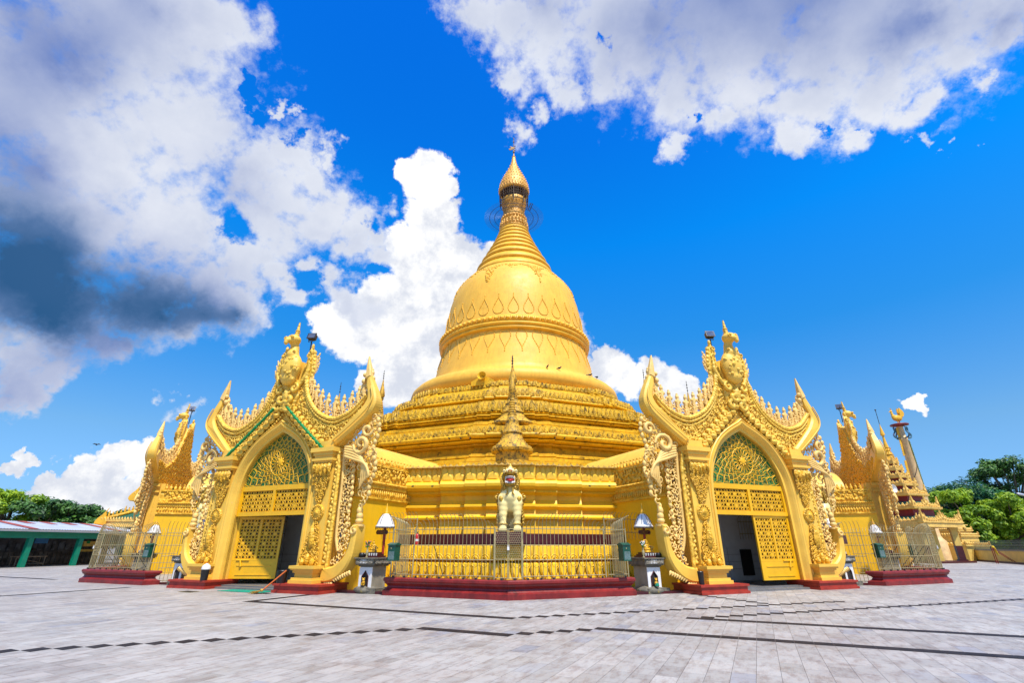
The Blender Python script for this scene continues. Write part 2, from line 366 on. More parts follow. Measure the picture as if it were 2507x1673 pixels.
# ---- lotus neck
mb = MB()
mb.lathe([(1.4, 33.9), (1.62, 34.0), (1.62, 34.1), (1.5, 34.2), (1.48, 34.4), (1.42, 34.9), (1.5, 34.98), (1.5, 35.06), (1.34, 35.2), (1.3, 35.4), (1.22, 35.9), (1.3, 36.0), (1.14, 36.1), (1.1, 36.6), (1.2, 37.0), (1.36, 37.6), (1.44, 38.1), (1.3, 38.2), (1.0, 38.3)], 64, cap=False)
for i in range(24):
    a = 2 * PI * i / 24
    for r, z, s in ((1.5, 34.45, .17), (1.47, 34.75, .16), (1.36, 35.45, .15)): mb.ell((r * cos(a), r * sin(a), z), (s, s, s * 1.5), 7, 5)
for i in range(48):
    a = 2 * PI * i / 48; mb.tube([(1.14 * cos(a), 1.14 * sin(a), 36.2), (1.2 * cos(a), 1.2 * sin(a), 36.8), (1.42 * cos(a), 1.42 * sin(a), 37.7)], .03, 4)
mb.build('lotus_neck', M['hti'], P)
# ---- umbrella crown
mb = MB()
mb.lathe([(1.5, 39.2), (1.74, 39.25), (1.76, 39.45), (1.7, 39.6), (1.72, 39.9), (1.6, 40.5), (1.38, 41.1), (1.05, 41.9), (.72, 42.6), (.46, 43.3), (.3, 44.0), (.2, 44.6), (.16, 44.75), (.22, 44.8), (.1, 44.9), (.04, 45.3)], 48, cap=False)
for zz, rr in ((39.5, 1.76), (39.75, 1.74), (40.3, 1.66), (40.9, 1.48), (41.5, 1.24), (42.1, .98), (42.7, .7), (43.3, .48)):
    n = int(rr * 20)
    for i in range(n):
        a = 2 * PI * i / n; mb.ell((rr * cos(a), rr * sin(a), zz), (.06, .06, .11), 5, 4)
hti = mb.build('umbrella_crown', M['hti'], P)
mb = MB()
for i in range(40):
    a = 2 * PI * i / 40; mb.tube([(1.66 * cos(a), 1.66 * sin(a), 39.25), (1.62 * cos(a), 1.62 * sin(a), 38.2)], .022, 4)
    if i % 5 == 0: mb.tube([(1.66 * cos(a), 1.66 * sin(a), 39.3), (1.55 * cos(a), 1.55 * sin(a), 37.2)], .05, 5)
for zz, rr in ((38.95, 1.66), (38.6, 1.65), (38.25, 1.64), (37.6, 1.6)): mb.tube([(rr * cos(a), rr * sin(a), zz) for a in [2 * PI * i / 40 for i in range(40)]], .03, 4, closed=True)
for i in range(90):
    a = rnd.uniform(0, 2 * PI); mb.ell((1.6 * cos(a), 1.6 * sin(a), rnd.uniform(37.7, 39.2)), .06, 5, 4)
mb.lathe([(1.0, 38.0), (1.05, 39.4)], 24)
mb.build('bell_cage', mat('cage_bronze', (.16, .11, .07), .5, .5, vary=.4, vscale=6), hti)
mb = MB(); mb.tube([(0, 0, 45.1), (0, 0, 47.9)], [.05, .03], 6); mb.ell((0, 0, 45.6), (.13, .13, .2)); mb.ell((0, 0, 47.2), .09); mb.ell((0, 0, 47.7), .07)
mb.plate([(-.1, 46.0), (-.5, 45.85), (-.62, 46.1), (-.3, 46.2), (-.5, 46.5), (-.1, 46.35), (.12, 46.3)], -.04, .04, .01)
for q in (45.9, 46.2, 46.5): mb.ell((.14, 0, q), .08, 6, 4)
mb.build('weather_vane', mat('vane_bronze', (.3, .17, .05), .4, .6), P)
mb = MB(); n = 110
for i in range(n):
    a = 2 * PI * i / n; mb.tube([(1.3 * cos(a), 1.3 * sin(a), 35.75), (3.35 * cos(a), 3.35 * sin(a), 35.75)], .014, 3, cap=False)
for rr in (2.2, 2.75): mb.tube([(rr * cos(2 * PI * i / 60), rr * sin(2 * PI * i / 60), 35.75) for i in range(60)], .028, 4, closed=True)
mb.build('wire_halo', M['wire'], P)
mb = MB()
mb.tube([(1.6, -1.0, 36.2), (1.9, -1.3, 36.9), (2.1, -1.2, 36.9), (1.8, -.9, 36.2)], .05, 5, closed=True); mb.build('bracket', M['iron'], P)

# ---- base wall between the gates (one stepped bastion per corner)
def bastion_plan(r):
    out = []
    for k in range(8):
        a = VD[k]; e = (cos(a), sin(a)); t = (-sin(a), cos(a))
        st = [(r - 1.3, -7.5), (r - 1.12, -5.6), (r - .9, -3.25), (r - .55, -3.25), (r - .5, -2.1), (r - .25, -2.1), (r - .22, -1.1), (r, -1.1)]
        for rr, tt in st + [(p, -q) for p, q in st[::-1]]: out.append((e[0] * rr + t[0] * tt, e[1] * rr + t[1] * tt))
    return out
WP = [(22.55, 1.9), (22.5, 2.62), (22.66, 2.68), (22.68, 2.76), (22.5, 2.82), (22.4, 3.08), (22.5, 3.16), (22.62, 3.2), (22.62, 3.28), (22.45, 3.34), (22.34, 3.5), (22.32, 3.7), (22.5, 3.78), (22.66, 3.82), (22.62, 3.92), (22.75, 3.96), (22.88, 4.06), (22.9, 4.18), (22.84, 4.3), (22.68, 4.36), (22.66, 4.44), (22.66, 4.98)]
mb = MB(); mb.loft([[(x, y, z) for x, y in bastion_plan(r)] for r, z in WP], cap=False)
bw = mb.build('base_wall', M['wall'], P)
mb = MB(); petals_on(mb, bastion_plan(22.66), 4.36, .36, .52, tilt=.02, dome=.05, out=.015)
for z_ in (4.8, 4.9): petals_on(mb, bastion_plan(22.66), z_ - .34, .5, .26, tilt=.01, dome=.02, out=.008)
mb.build('parapet_petals', M['wallup'], bw)
mb = MB(); bp = bastion_plan(22.72)
mb.loft([[(x, y, z) for x, y in bastion_plan(r)] for r, z in ((22.6, 4.965), (22.84, 4.97), (22.84, 5.0), (22.5, 5.06), (17.5, 5.06))], cap=False)
for i in range(len(bp)):
    a = Vector(bp[i]); b = Vector(bp[(i + 1) % len(bp)]); L = (b - a).length
    if L < .5: continue
    d = (b - a).normalized(); nn = Vector((d.y, -d.x)); m = max(1, round(L / .26))
    for j in range(m):
        c = a + d * (L * (j + .5) / m); q = L / m * .46
        mb.add([(c.x - d.x * q, c.y - d.y * q, 5.0), (c.x + nn.x * .22, c.y + nn.y * .22, 4.97), (c.x + d.x * q, c.y + d.y * q, 5.0), (c.x, c.y, 5.12)], [(0, 1, 3), (1, 2, 3), (0, 2, 1)])
mb.build('parapet_coping', M['lip'], bw)
def octo(r): return [(r * cos(a), r * sin(a)) for a in VD]
LP = [(24.9, .0), (24.9, .12), (24.75, .2), (24.75, .3), (24.45, .38), (24.4, .9), (24.15, .98), (24.35, 1.04), (24.3, 1.5), (24.1, 1.62)]
mb = MB(); mb.loft([[(x, y, z) for x, y in octo(r)] for r, z in LP], cap=False)
lb = mb.build('lotus_base', M['low'], P)
mb = MB()
petals_on(mb, octo(24.32), 1.0, .62, .42, tilt=-.1, dome=.06, down=True, out=.03)
petals_on(mb, octo(24.45), .36, .6, .42, tilt=-.05, dome=.08, down=True, out=.06)
# double rims of the petals
ol = octo(24.4)
for i in range(8):
    a = Vector(ol[i]); b = Vector(ol[(i + 1) % 8]); L = (b - a).length; d = (b - a).normalized(); nn = Vector((d.y, -d.x)); m = round(L / .42)
    for j in range(m):
        c = a + d * (L * (j + .5) / m)
        for s_, o_ in ((1.0, .1), (.62, .13)):
            for zc, sg in ((1.04, -1), (.93, 1)):
                mb.tube([(c.x + d.x * .2 * s_ * cos(u) + nn.x * o_, c.y + d.y * .2 * s_ * cos(u) + nn.y * o_, zc - sg * .2 * s_ * sin(u) * 1.1) for u in [PI * q / 8 for q in range(9)]], .03, 5, up=(nn.x, nn.y, 0))
mb.build('lotus_petals', M['low'], lb)
mb = MB(); mb.loft([[(x, y, z) for x, y in octo(r)] for r, z in ((23.9, 1.62), (24.02, 1.64), (24.02, 2.02), (23.9, 2.05), (21, 2.06))], cap=False)
a = VD[0]
for k in range(8):
    a = VD[k]; mb.m = Matrix.Rotation(a, 4, 'Z'); mb.box(23.0, 24.75, -.62, .62, 1.66, 2.09); mb.m = Matrix.Identity(4)
mb.build('maroon_ledge', M['maroon'], P)
mb = MB()
for sx in (-1, 1):                     # small waterspouts under the parapet
    for t_ in (3.6, 4.5, 5.4): mb.tube([(sx * t_, -22.2, 4.12), (sx * t_, -22.45, 4.08)], .035, 6)
    for t_ in (2.6, 3.2, 3.9): mb.tube([(sx * t_, -15.2, 7.7), (sx * t_, -15.75, 7.66)], .04, 6)
mb.build('waterspout', M['iron'], P)

# ---- corner turrets on the terraces
def spire(h=1.0, r=1.0, label=None, group=None, loc=(0, 0, 0), rz=0, thin=False):
    s = thing('corner_spire', loc, rz, label, 'spire', group)
    mb = MB(); q = r
    mb.lathe([(1.0 * q, -1.1), (1.0 * q, .35 * h), (1.05 * q, .37 * h), (1.26 * q, .45 * h), (1.3 * q, .58 * h), (1.12 * q, .64 * h)], 8, smooth=False, rot=.5)
    base = mb.build('pedestal', M['spire'], s)
    mb = MB()
    mb.lathe([(1.15 * q, .6 * h), (1.12 * q, .75 * h), (.92 * q, .8 * h), (.9 * q, .92 * h), (.8 * q, .95 * h), (.78 * q, 1.05 * h), (.7 * q, 1.1 * h), (.64 * q, 1.25 * h), (.56 * q, 1.45 * h), (.56 * q, 1.5 * h), (.62 * q, 1.55 * h), (.56 * q, 1.6 * h), (.5 * q, 1.75 * h), (.42 * q, 2.0 * h), (.36 * q, 2.25 * h), (.38 * q, 2.3 * h), (.3 * q, 2.36 * h), (.26 * q, 2.6 * h)], 24)
    mb.build('bell', M['spire'], s)
    mb = MB(); pr = []
    for i in range(7):
        z = (2.6 + i * .15) * h; rr = (.27 - .022 * i) * q; pr += [(rr - .05, z), (rr, z + .03), (rr, z + .09), (rr - .05, z + .13 * h)]
    pr += [(.1 * q, 3.7 * h), (.16 * q, 3.85 * h), (.15 * q, 4.0 * h), (.22 * q, 4.1 * h), (.2 * q, 4.4 * h), (.12 * q, 4.8 * h), (.07 * q, 5.15 * h), (.03, 5.5 * h)]
    mb.lathe(pr, 16)
    mb.build('finial', M['spire'], s)
    mb = MB(); mb.tube([(0, 0, 5.4 * h), (0, 0, 6.35 * h)], .018, 5)
    for z in (5.65, 5.85, 6.05): mb.ell((0, 0, z * h), .05 , 6, 4)
    mb.build('vane_rod', M['iron'], s)
    return s
def at_oct(r, ang): return Vector((O.x + r * cos(R(ang)), O.y + r * sin(R(ang)), 0))
sp0 = spire(1.0, 1.0, 'mouldy small golden stupa standing on the wall top directly above the lion in the centre', 'corner spires', at_oct(17.4, -90) + Vector((0, 0, 6.02)))
for k, lb_ in ((-1, 'mouldy small stupa whose tip shows just above the crest of the left gate'), (1, 'mouldy small stupa whose tip shows just above the crest of the right gate')):
    s = copy_tree(sp0); s.location = at_oct(17.4, -90 + 45 * k) + Vector((0, 0, 6.02)); s['label'] = lb_
for k, lb_ in ((0, 'stained small stupa on the upper terrace, right behind the central mouldy stupa'), (-1, 'slim golden stupa on the terrace, just right of the tall left gate horn'), (1, 'slim golden stupa on the terrace, just left of the tall right gate horn')):
    s = copy_tree(sp0); s.location = at_oct(14.1, -90 + 45 * k) + Vector((0, 0, 8.25)); s['label'] = lb_; s.scale = (1.35, 1.35, .86) if not k else (1.05, 1.05, .92)
# gate frame: x to the right seen from the front, z up, y into the building; origin on the ground in the facade plane
RG = 26.2
def arc_pts(w=1.98, z0=3.7, za=6.22, n=14):
    """right half of the ogee opening from the ground to the apex"""
    C = [(w, .3), (w, z0 - .9), (w - .02, z0), (w - .14, z0 + .7), (w - .42, z0 + 1.32), (w - .85, z0 + 1.85), (w - 1.38, z0 + 2.22), (.0, za)]
    if za - z0 > 2.7: pass
    return C[:1] + spl(C[1:], 5)
OPEN = arc_pts()
def offs(o):
    P = OPEN; out = []
    for i, (x, z) in enumerate(P):
        a = Vector(P[max(0, i - 1)]); b = Vector(P[min(len(P) - 1, i + 1)]); d = (b - a).normalized()
        nx, nz = d.y, -d.x
        if i == len(P) - 1: nx, nz = 0, 1.25
        out.append((max(0, x + nx * o), z + nz * o))
    return out
GABLE = [(3.25, .3), (3.25, 5.3), (3.85, 5.85), (4.5, 6.4), (4.75, 6.9), (4.45, 7.25), (4.1, 6.95), (3.6, 6.66), (2.8, 6.5), (1.95, 6.83), (1.35, 7.4), (1.05, 8.0), (.85, 8.7), (.55, 9.4), (0, 9.6)]
CREST = spl([(4.4, 7.35), (4.05, 7.0), (3.6, 6.7), (2.8, 6.52), (1.95, 6.85), (1.35, 7.42), (1.02, 8.05), (.85, 8.75)], 6)
HORN = spl([(2.95, 5.2), (3.7, 5.72), (4.4, 6.24), (4.86, 6.66), (5.0, 7.06), (4.88, 7.5), (4.66, 7.95), (4.5, 8.3)], 4) + [(4.42, 8.36)] + spl([(4.32, 8.25), (4.36, 7.8), (4.5, 7.4), (4.48, 7.1), (4.2, 6.72), (3.68, 6.24), (3.18, 5.82), (2.92, 5.62)], 4)

def both(fn):
    for s in (1, -1): fn(s)
def mx(P, s): return [(s * x, z) for x, z in P]
def flame(mb, x, z, h, lean, y, rg):
    """one pierced cresting piece: a scrolled stalk with a jar-shaped knob"""
    dx = sin(lean); dz = cos(lean)
    q = lambda u, v: (x + dx * v * h + dz * u * h, y, z + dz * v * h - dx * u * h)
    mb.tube([q(0, -.1), q(.05, .2), q(-.04, .45), q(0, .7), q(0, .86)], [.1 * h, .07 * h, .1 * h, .09 * h, .05 * h], 6, up=(0, 1, 0))
    c = q(0, .86); mb.ell(c, (.085 * h, .085 * h, .12 * h), 7, 5); c = q(0, .98); mb.ell(c, (.05 * h, .05 * h, .07 * h), 6, 4)
    for s in (-1, 1):
        c = q(s * .17, .14); mb.curl(c[0], c[2], .15 * h, PI / 2 - lean - s * .9, s, y, .3, 1.0)
        c = q(s * .13, .42); mb.curl(c[0], c[2], .12 * h, PI / 2 - lean - s * .6, -s, y, .3, .9)
        c = q(s * .1, .64); mb.ell(c, (.07 * h, .07 * h, .09 * h), 6, 4)

def cap_box(mb, x0, x1, y0, z0, z1, y1=.5):
    for a, b, e in ((0, .14, .0), (.14, .3, .07), (.3, .5, .0), (.5, .72, .05), (.72, 1, .14)):
        mb.box(x0 - e, x1 + e, y0 - e, y1, z0 + (z1 - z0) * a, z0 + (z1 - z0) * b)

def lattice(mb, y=.2):
    """tympanum tracery: a rosette in the middle and ogee scales around it"""
    inner = [(x * .985, z) for x, z in OPEN if z > 3.9]; inner = [(1.95, 3.93)] + inner
    P = inner + mir(inner)[::-1][1:]
    cz = 4.93
    mb.ell((0, y, cz), (.16, .05, .16), 10, 6)
    for i in range(8):
        a = 2 * PI * i / 8; mb.ell((.17 * cos(a), y, cz + .17 * sin(a)), (.05, .04, .05), 6, 4)
    for i in range(18):
        a = 2 * PI * i / 18; c, s = cos(a), sin(a)
        loop = [(.2, 0), (.34, .035), (.46, .065), (.52, .04), (.54, 0), (.52, -.04), (.46, -.065), (.34, -.035)]
        mb.tube([(u * c - v * s, y, cz + u * s + v * c) for u, v in loop], .016, 4, closed=True)
    mb.tube([(.57 * cos(2 * PI * i / 36), y, cz + .57 * sin(2 * PI * i / 36)) for i in range(36)], .025, 4, closed=True)
    r = .6; k = 0
    while r < 2.4:
        h = .2 + .055 * k; n = max(20, int(2 * PI * (r + h * .5) / (h * .82)))
        n = 20 if k == 0 else (22 if k < 3 else 24)
        for i in range(n):
            a = 2 * PI * (i + .5 * (k % 2)) / n + PI / 2; c, s = cos(a), sin(a); w = PI * (r + h * .5) / n * .98
            m = (r + h * .55)
            if not inpoly(m * c, cz + m * s, P): continue
            loop = [(0, 0), (.3 * h, w * .8), (.5 * h, w), (.78 * h, w * .5), (1.08 * h, 0), (.78 * h, -w * .5), (.5 * h, -w), (.3 * h, -w * .8)]
            mb.tube([((r + u) * c - v * s, y, cz + (r + u) * s + v * c) for u, v in loop], .015, 4, closed=True)
            loop = [(.3 * h, 0), (.52 * h, w * .5), (.82 * h, 0), (.52 * h, -w * .5)]
            mb.tube([((r + u) * c - v * s, y, cz + (r + u) * s + v * c) for u, v in loop], .008, 3, closed=True)
        r += h * .68; k += 1
def panel_grid(mb, x0, x1, z0, z1, y, c=.155):
    nx = max(1, round((x1 - x0) / c)); nz = max(1, round((z1 - z0) / c)); cx, cz = (x1 - x0) / nx, (z1 - z0) / nz
    for i in range(nx + 1): mb.box(x0 + i * cx - .011, x0 + i * cx + .011, y - .012, y + .012, z0, z1)
    for j in range(nz + 1): mb.box(x0, x1, y - .0135, y + .0135, z0 + j * cz - .011, z0 + j * cz + .011)
    for i in range(nx):
        for j in range(nz):
            x, z = x0 + (i + .5) * cx, z0 + (j + .5) * cz
            if (i + j) % 2: mb.tube([(x + .36 * cx * cos(2 * PI * q / 8), y, z + .36 * cz * sin(2 * PI * q / 8)) for q in range(8)], .018, 3, closed=True)
            else: mb.tube([(x - cx / 2, y, z), (x, y, z + cz / 2), (x + cx / 2, y, z), (x, y, z - cz / 2)], .015, 3, closed=True)
            if i % 3 == 1 and j % 3 == 1: mb.box(x - cx * .4, x + cx * .4, y - .01, y + .01, z - cz * .4, z + cz * .4)

def leaf_door(parent, name='door_leaf'):
    """hinged leaf; local x from hinge 0 to 1.84, z .3 to 2.75"""
    W = 1.95
    mb = MB(); mb.box(0, W, -.03, .03, .32, 1.0)
    for a, b in ((0, .1), (W - .1, W), (W / 2 - .05, W / 2 + .05)): mb.box(a, b, -.035, .035, 1.0, 2.74)
    for a, b in ((1.0, 1.07), (2.64, 2.74)): mb.box(.1, W - .1, -.033, .033, a, b)
    mb.box(.25, W - .25, -.05, -.03, .45, .48); mb.box(.25, W - .25, -.05, -.03, .8, .83)
    d = mb.build(name, M['door'], parent)
    mb = MB(); panel_grid(mb, .1, W / 2 - .05, 1.07, 2.64, 0, .135); panel_grid(mb, W / 2 + .05, W - .1, 1.07, 2.64, 0, .135)
    mb.build('fretwork', M['door'], d)
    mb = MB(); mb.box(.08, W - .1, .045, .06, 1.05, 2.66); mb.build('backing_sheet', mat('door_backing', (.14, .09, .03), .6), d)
    mb = MB(); mb.tube([(.2, -.05, 1.02), (.75, -.05, 1.02)], .022, 6); mb.tube([(.38, -.06, 1.02), (.44, -.06, .78)], [.035, .05], 6); mb.build('bolt', M['door'], d)
    return d

def hintha(parent):
    rg = random.Random(3)
    mb = MB(); y = -.18
    mb.ell((0, y, 9.15), (.46, .34, .72), 16, 12); mb.ell((0, y, 8.62), (.36, .3, .34), 14, 9)
    for z, r, yy in ((9.75, .27, -.05), (9.95, .22, -.02), (10.12, .19, 0), (10.28, .17, -.04), (10.42, .2, -.08)): mb.ell((0, y + yy, z), r, 12, 8)
    mb.ell((0, y - .12, 10.5), (.27, .3, .25), 12, 8)
    mb.ell((0, y - .4, 10.36), (.13, .2, .12), 10, 6); mb.ell((0, y - .5, 10.22), (.09, .1, .14), 8, 6)
    b = remesh(mb, 'hintha_bird', M['cream'], parent, .05)
    mb = MB()
    for i in range(46):
        a = rg.uniform(-1.25, 1.25); t = rg.uniform(-.9, .75)
        rr = math.sqrt(max(0, 1 - t * t)); mb.leaf(.48 * sin(a) * rr, 9.15 + .72 * t, .14, .2, -PI / 2, y - .35 * cos(a) * rr + .02, .04)
    for s in (-1, 1): mb.curl(s * .14, 10.52, .11, 0, s, y - .36, .35, 1.2)
    mb.ell((-.14, y - .38, 10.54), .05); mb.ell((.14, y - .38, 10.54), .05)
    mb.tube([(x, y - .2, z) for x, z in ((-.24, 9.9), (-.12, 9.82), (0, 9.8), (.12, 9.82), (.24, 9.9))], .05, 6)
    mb.tube([(0, y - .05, 10.65), (0, y, 11.0), (0, y + .02, 11.45)], [.1, .07, .03], 6)
    for z in (10.78, 10.9, 11.0): mb.ell((0, y, z), (.11, .11, .05), 8, 4)
    mb.build('feathers', M['carve'], b)
    for o in [b] + list(b.children):
        for v in o.data.vertices: v.co = (v.co.x * 1.18, v.co.y * 1.1, v.co.z)
    # twin tail fans rising behind
    mb = MB()
    for s, h in ((-1, 1.0), (1, .94)):
        pl = [(.42, 8.3), (.95, 8.5), (1.12, 9.0), (1.05, 9.6), (.92, 10.02 * 1), (.82, 10.2), (.7, 9.9), (.62, 9.3), (.5, 8.9)]
        mb.plate([(s * x, 8.3 + (z - 8.3) * h) for x, z in pl], .0, .25, .03)
        for i in range(7):
            z = 8.75 + i * .2; x = 1.12 - abs(z - 9.15) * .16
            mb.ell((s * x, .1, 8.3 + (z - 8.3) * h), (.09, .1, .12), 7, 5)
            mb.curl(s * (.82), 8.3 + (z - 8.3) * h, .13, rg.uniform(0, 6), s, -.02, .3)
        mb.ell((s * .82, .1, 8.3 + 1.98 * h), (.07, .08, .16), 7, 5)
    mb.build('tail_fan', M['carve'], b)
    return b

def build_gate():
    rg = random.Random(11)
    g = thing('entrance_gate', (0, 0, 0))
    # masonry frame
    half = GABLE + [(0, 9.6)] if False else GABLE
    poly = [p for p in half] + mir(half)[::-1][1:]
    inner = [(x, z) for x, z in OPEN]
    poly = poly + mir(inner) + inner[::-1][1:]
    poly = [p for i, p in enumerate(poly) if i == 0 or (Vector(p) - Vector(poly[i - 1])).length > 1e-4]
    mb = MB(); n = len(poly)
    mb.add([(x, 0, z) for x, z in poly] + [(x, .35, z) for x, z in poly], [tuple(range(n)), tuple(range(2 * n - 1, n - 1, -1))] + [(i, i + n, (i + 1) % n + n, (i + 1) % n) for i in range(n)])
    for s in (1, -1): a, b = sorted((s * 2.02, s * 3.24)); mb.box(a, b, .352, .75, .31, 5.29)
    fac = mb.build('facade', M['cream'], g)
    # arch moulding
    prof = [(0, .45), (0, .16), (.03, .1), (.07, .09), (.1, .14), (.12, .1), (.2, -.03), (.3, -.13), (.4, -.2), (.47, -.2), (.5, -.15), (.53, -.16), (.6, -.2), (.66, -.17), (.68, -.05), (.68, .02)]
    mb = MB(); rings = []
    for o, y in prof:
        o *= .62; y = y * .45 if y > 0 else y
        h = offs(o); full = h + mir(h)[::-1][1:]
        rings.append([(x, y, z) for x, z in full])
    mb.loft(rings, closed=False, cap=False); mb.build('arch_moulding', M['cream'], g)
    # pilasters, pedestals, capitals, plinths
    for s in (1, -1):
        mb = MB(); x0, x1 = (2.4, 3.25) if s > 0 else (-3.25, -2.4)
        mb.box(x0, x1, -.16, 0, .9, 4.7); cap_box(mb, x0 - .03, x1 + .03, -.3, 4.66, 5.26)
        mb.box(x0 + .05, x1 - .05, -.25, .3, 5.26, 5.55)
        pil = mb.build('pilaster', M['cream'], g)
        mb = MB()
        for a, b, e in ((.3, .42, .16), (.42, .5, .1), (.5, .66, .02), (.66, .74, .08), (.74, .8, .14), (.8, .9, .19)): mb.box(x0 - e + .02, x1 + e - .02, -.42 - e, -.0, a, b)
        mb.build('pedestal', M['cream'], pil)
        xc = (x0 + x1) / 2
        mb = MB(); P = [(xc - .42, 4.64), (xc + .42, 4.64), (xc + .4, 4.0), (xc + .1, 3.2), (xc, 3.0), (xc - .1, 3.2), (xc - .4, 4.0)]
        for x, z in scatter(P, .085, rg): mb.curl(x, z, .075, rg.uniform(0, 6), rg.choice((-1, 1)), -.19 - .1 * (z - 3) / 1.6, .3)
        for q in range(5): mb.leaf(xc + (q - 2) * .17, 4.66, .2, .55 - .05 * abs(q - 2), -PI / 2 + (q - 2) * .1, -.3, .1)
        mb.build('hanging_ornament', M['carved'], pil)
        mb = MB(); mb.m = Matrix.Translation((xc, -.16, 2.78)) @ Matrix.Rotation(PI / 2, 4, 'X')
        mb.lathe([(.31, .0), (.31, .04), (.27, .08), (.2, .06), (.17, .09), (.1, .07), (.07, .12), (.02, .13)], 24)
        for i in range(16): mb.ell((.25 * cos(2 * PI * i / 16), .25 * sin(2 * PI * i / 16), .08), .035, 6, 4)
        mb.m = Matrix.Identity(4); mb.build('rosette', M['carved'], pil)
        mb = MB(); P = [(xc - .44, .92), (xc + .44, .92), (xc + .38, 1.3), (xc + .26, 1.8), (xc + .05, 2.45), (xc - .05, 2.45), (xc - .26, 1.8), (xc - .38, 1.3)]
        for x, z in scatter(P, .085, rg): mb.curl(x, z, .075, rg.uniform(0, 6), rg.choice((-1, 1)), -.2 - .1 * (2.5 - z) / 1.6, .3)
        for q in (-1, 1): mb.ell((xc + q * .24, -.36, 1.02), (.1, .09, .13)); mb.curl(xc + q * .34, 1.15, .1, PI / 2, -q, -.32, .3)
        mb.ell((xc, -.36, 1.12), (.09, .09, .2)); mb.leaf(xc, 1.5, .3, .95, PI / 2, -.3, .1)
        mb.build('flame_ornament', M['carved'], pil)
        # column of small leaves beside the pilaster
        mb = MB()
        for i in range(30): mb.leaf(s * 3.36, .95 + i * .14, .16, .19, PI / 2 + .25 * (-1) ** i, -.06, .05)
        mb.tube([(s * 3.5, -.04, .8), (s * 3.5, -.04, 3.0), (s * 3.46, -.04, 4.5), (s * 3.3, -.04, 5.2)], .07, 8)
        mb.build('leaf_band', M['carve'], pil)
        mb = MB(); q0, q1 = (1.78, 3.98) if s > 0 else (-3.98, -1.78); mb.box(q0, q1, -.82, .7, 0, .09); mb.box(q0 + .05, q1 - .05, -.77, .72, .09, .24); mb.box(q0, q1, -.82, .74, .24, .31)
        mb.build('red_plinth', M['brick'], g)
        # horn
        mb = MB(); mb.plate(mx(HORN, s), -.22, .36, .08)
        mb.v = [(x, .05 + (y - .05) * (1 - .62 * max(0, min(1, (z - 6.6) / 1.8))), z) for x, y, z in mb.v]; h = mb.build('horn', M['cream'], g)
        mb = MB(); mb.plate(mx([(4.26, 8.1), (4.54, 8.2), (4.5, 8.45), (4.38, 8.75), (4.24, 8.98), (4.16, 8.98), (4.2, 8.6)], s), -.1, .2, .05); mb.v = [(x + (s * 4.3 - x) * .5 * max(0, (z - 8.3) / .7), .05 + (y - .05) * (1 - .8 * max(0, (z - 8.3) / .7)), z + .18 * max(0, (z - 8.3) / .7)) for x, y, z in mb.v]
        mb.ell((s * 4.17, -.0, 8.3), (.08, .1, .1)); mb.ell((s * 4.15, -.0, 8.02), (.09, .1, .12))
        mb.build('horn_tip', M['pale'], h)
        mb = MB(); mb.tube([(s * (x - .14), .05 + (-.29 - .05) * (1 - .62 * max(0, min(1, (z - 6.6) / 1.8))), z + .1) for x, z in HORN[2:22]], .03, 5); mb.build('horn_rim', M['cream'], h)
        # crest line: band, beads and flames
        mb = MB()
        cr = mx(CREST, s)
        mb.tube([(x, -.02, z) for x, z in cr], .1, 8); mb.tube([(x, -.06, z - .16) for x, z in cr[2:]], .05, 6); mb.tube([(x, -.03, z - .32) for x, z in cr[4:-4]], .04, 6)
        L = 0
        for (xa, za), (xb, zb) in zip(cr, cr[1:]):
            d = math.hypot(xb - xa, zb - za); m = max(1, int(d / .1))
            for q in range(m): mb.ell((xa + (xb - xa) * q / m, -.1, za + (zb - za) * q / m), .05, 6, 4)
        cb = mb.build('crest_band', M['carve'], g)
        mb = MB(); N = len(CREST)
        acc = 0; last = None; pts = []
        for i, (x, z) in enumerate(CREST):
            if last is None or math.hypot(x - last[0], z - last[1]) >= .33: pts.append((x, z)); last = (x, z)
        for i, (x, z) in enumerate(pts[:-1]):
            t = i / (len(pts) - 2)
            lean = .1 * (.5 - t); hh = .93 if .15 < t < .8 else .85
            if t < .12: hh = 1.1
            flame(mb, s * x, z + .08, hh * 1.02, s * lean, .12, rg); flame(mb, s * (x - .15), z + .02, hh * .6, s * lean, .3, rg); flame(mb, s * (x + .12), z + .02, hh * .5, s * lean, .02, rg)
        for z in (8.95, 9.2, 9.45): flame(mb, s * (1.08 + (9.4 - z) * .1), z - .1, .5, s * .5, .12, rg)
        mb.build('cresting', M['pale'], cb)
        # carved fields of the gable
        mb = MB()
        F = [(1.0, 7.7), (1.45, 7.15), (2.0, 6.6), (2.8, 6.3), (3.6, 6.45), (4.2, 6.9), (3.4, 6.1), (3.0, 5.75), (2.75, 5.45), (2.2, 6.0), (1.4, 6.75), (.8, 7.35), (.65, 8.1)]
        scrollfill(mb, mx(F, s), .15, rg, -.02, .26)
        F2 = [(2.35, 5.3), (2.6, 5.3), (1.7, 6.2), (.7, 7.1), (.15, 7.3), (.1, 7.1), (.9, 6.6), (1.6, 5.9)]
        for i in range(10):          # big cloud volutes along the gable line
            t = i / 9; x = .18 + 2.35 * t; z = 7.35 - 2.05 * t ** .93
            mb.curl(s * x, z, .2, PI / 2 + s * (-.9), -s, -.12, .32, 1.15, 7, 14); mb.ell((s * (x + .04), -.06, z + .1), (.2, .09, .12), 9, 6)
            mb.ell((s * (x - .03), -.17, z - .12), (.15, .12, .1), 8, 5)
            mb.curl(s * (x + .2), z + .32, .1, rg.uniform(0, 6), s, -.03, .3)
        for i in range(26):
            t = i / 25; x = .1 + 2.35 * t; z = 6.98 - 1.95 * t ** .9; mb.ell((s * x, -.1, z), (.065, .06, .06), 6, 4)
        mb.build('gable_volutes', M['carve'], g)
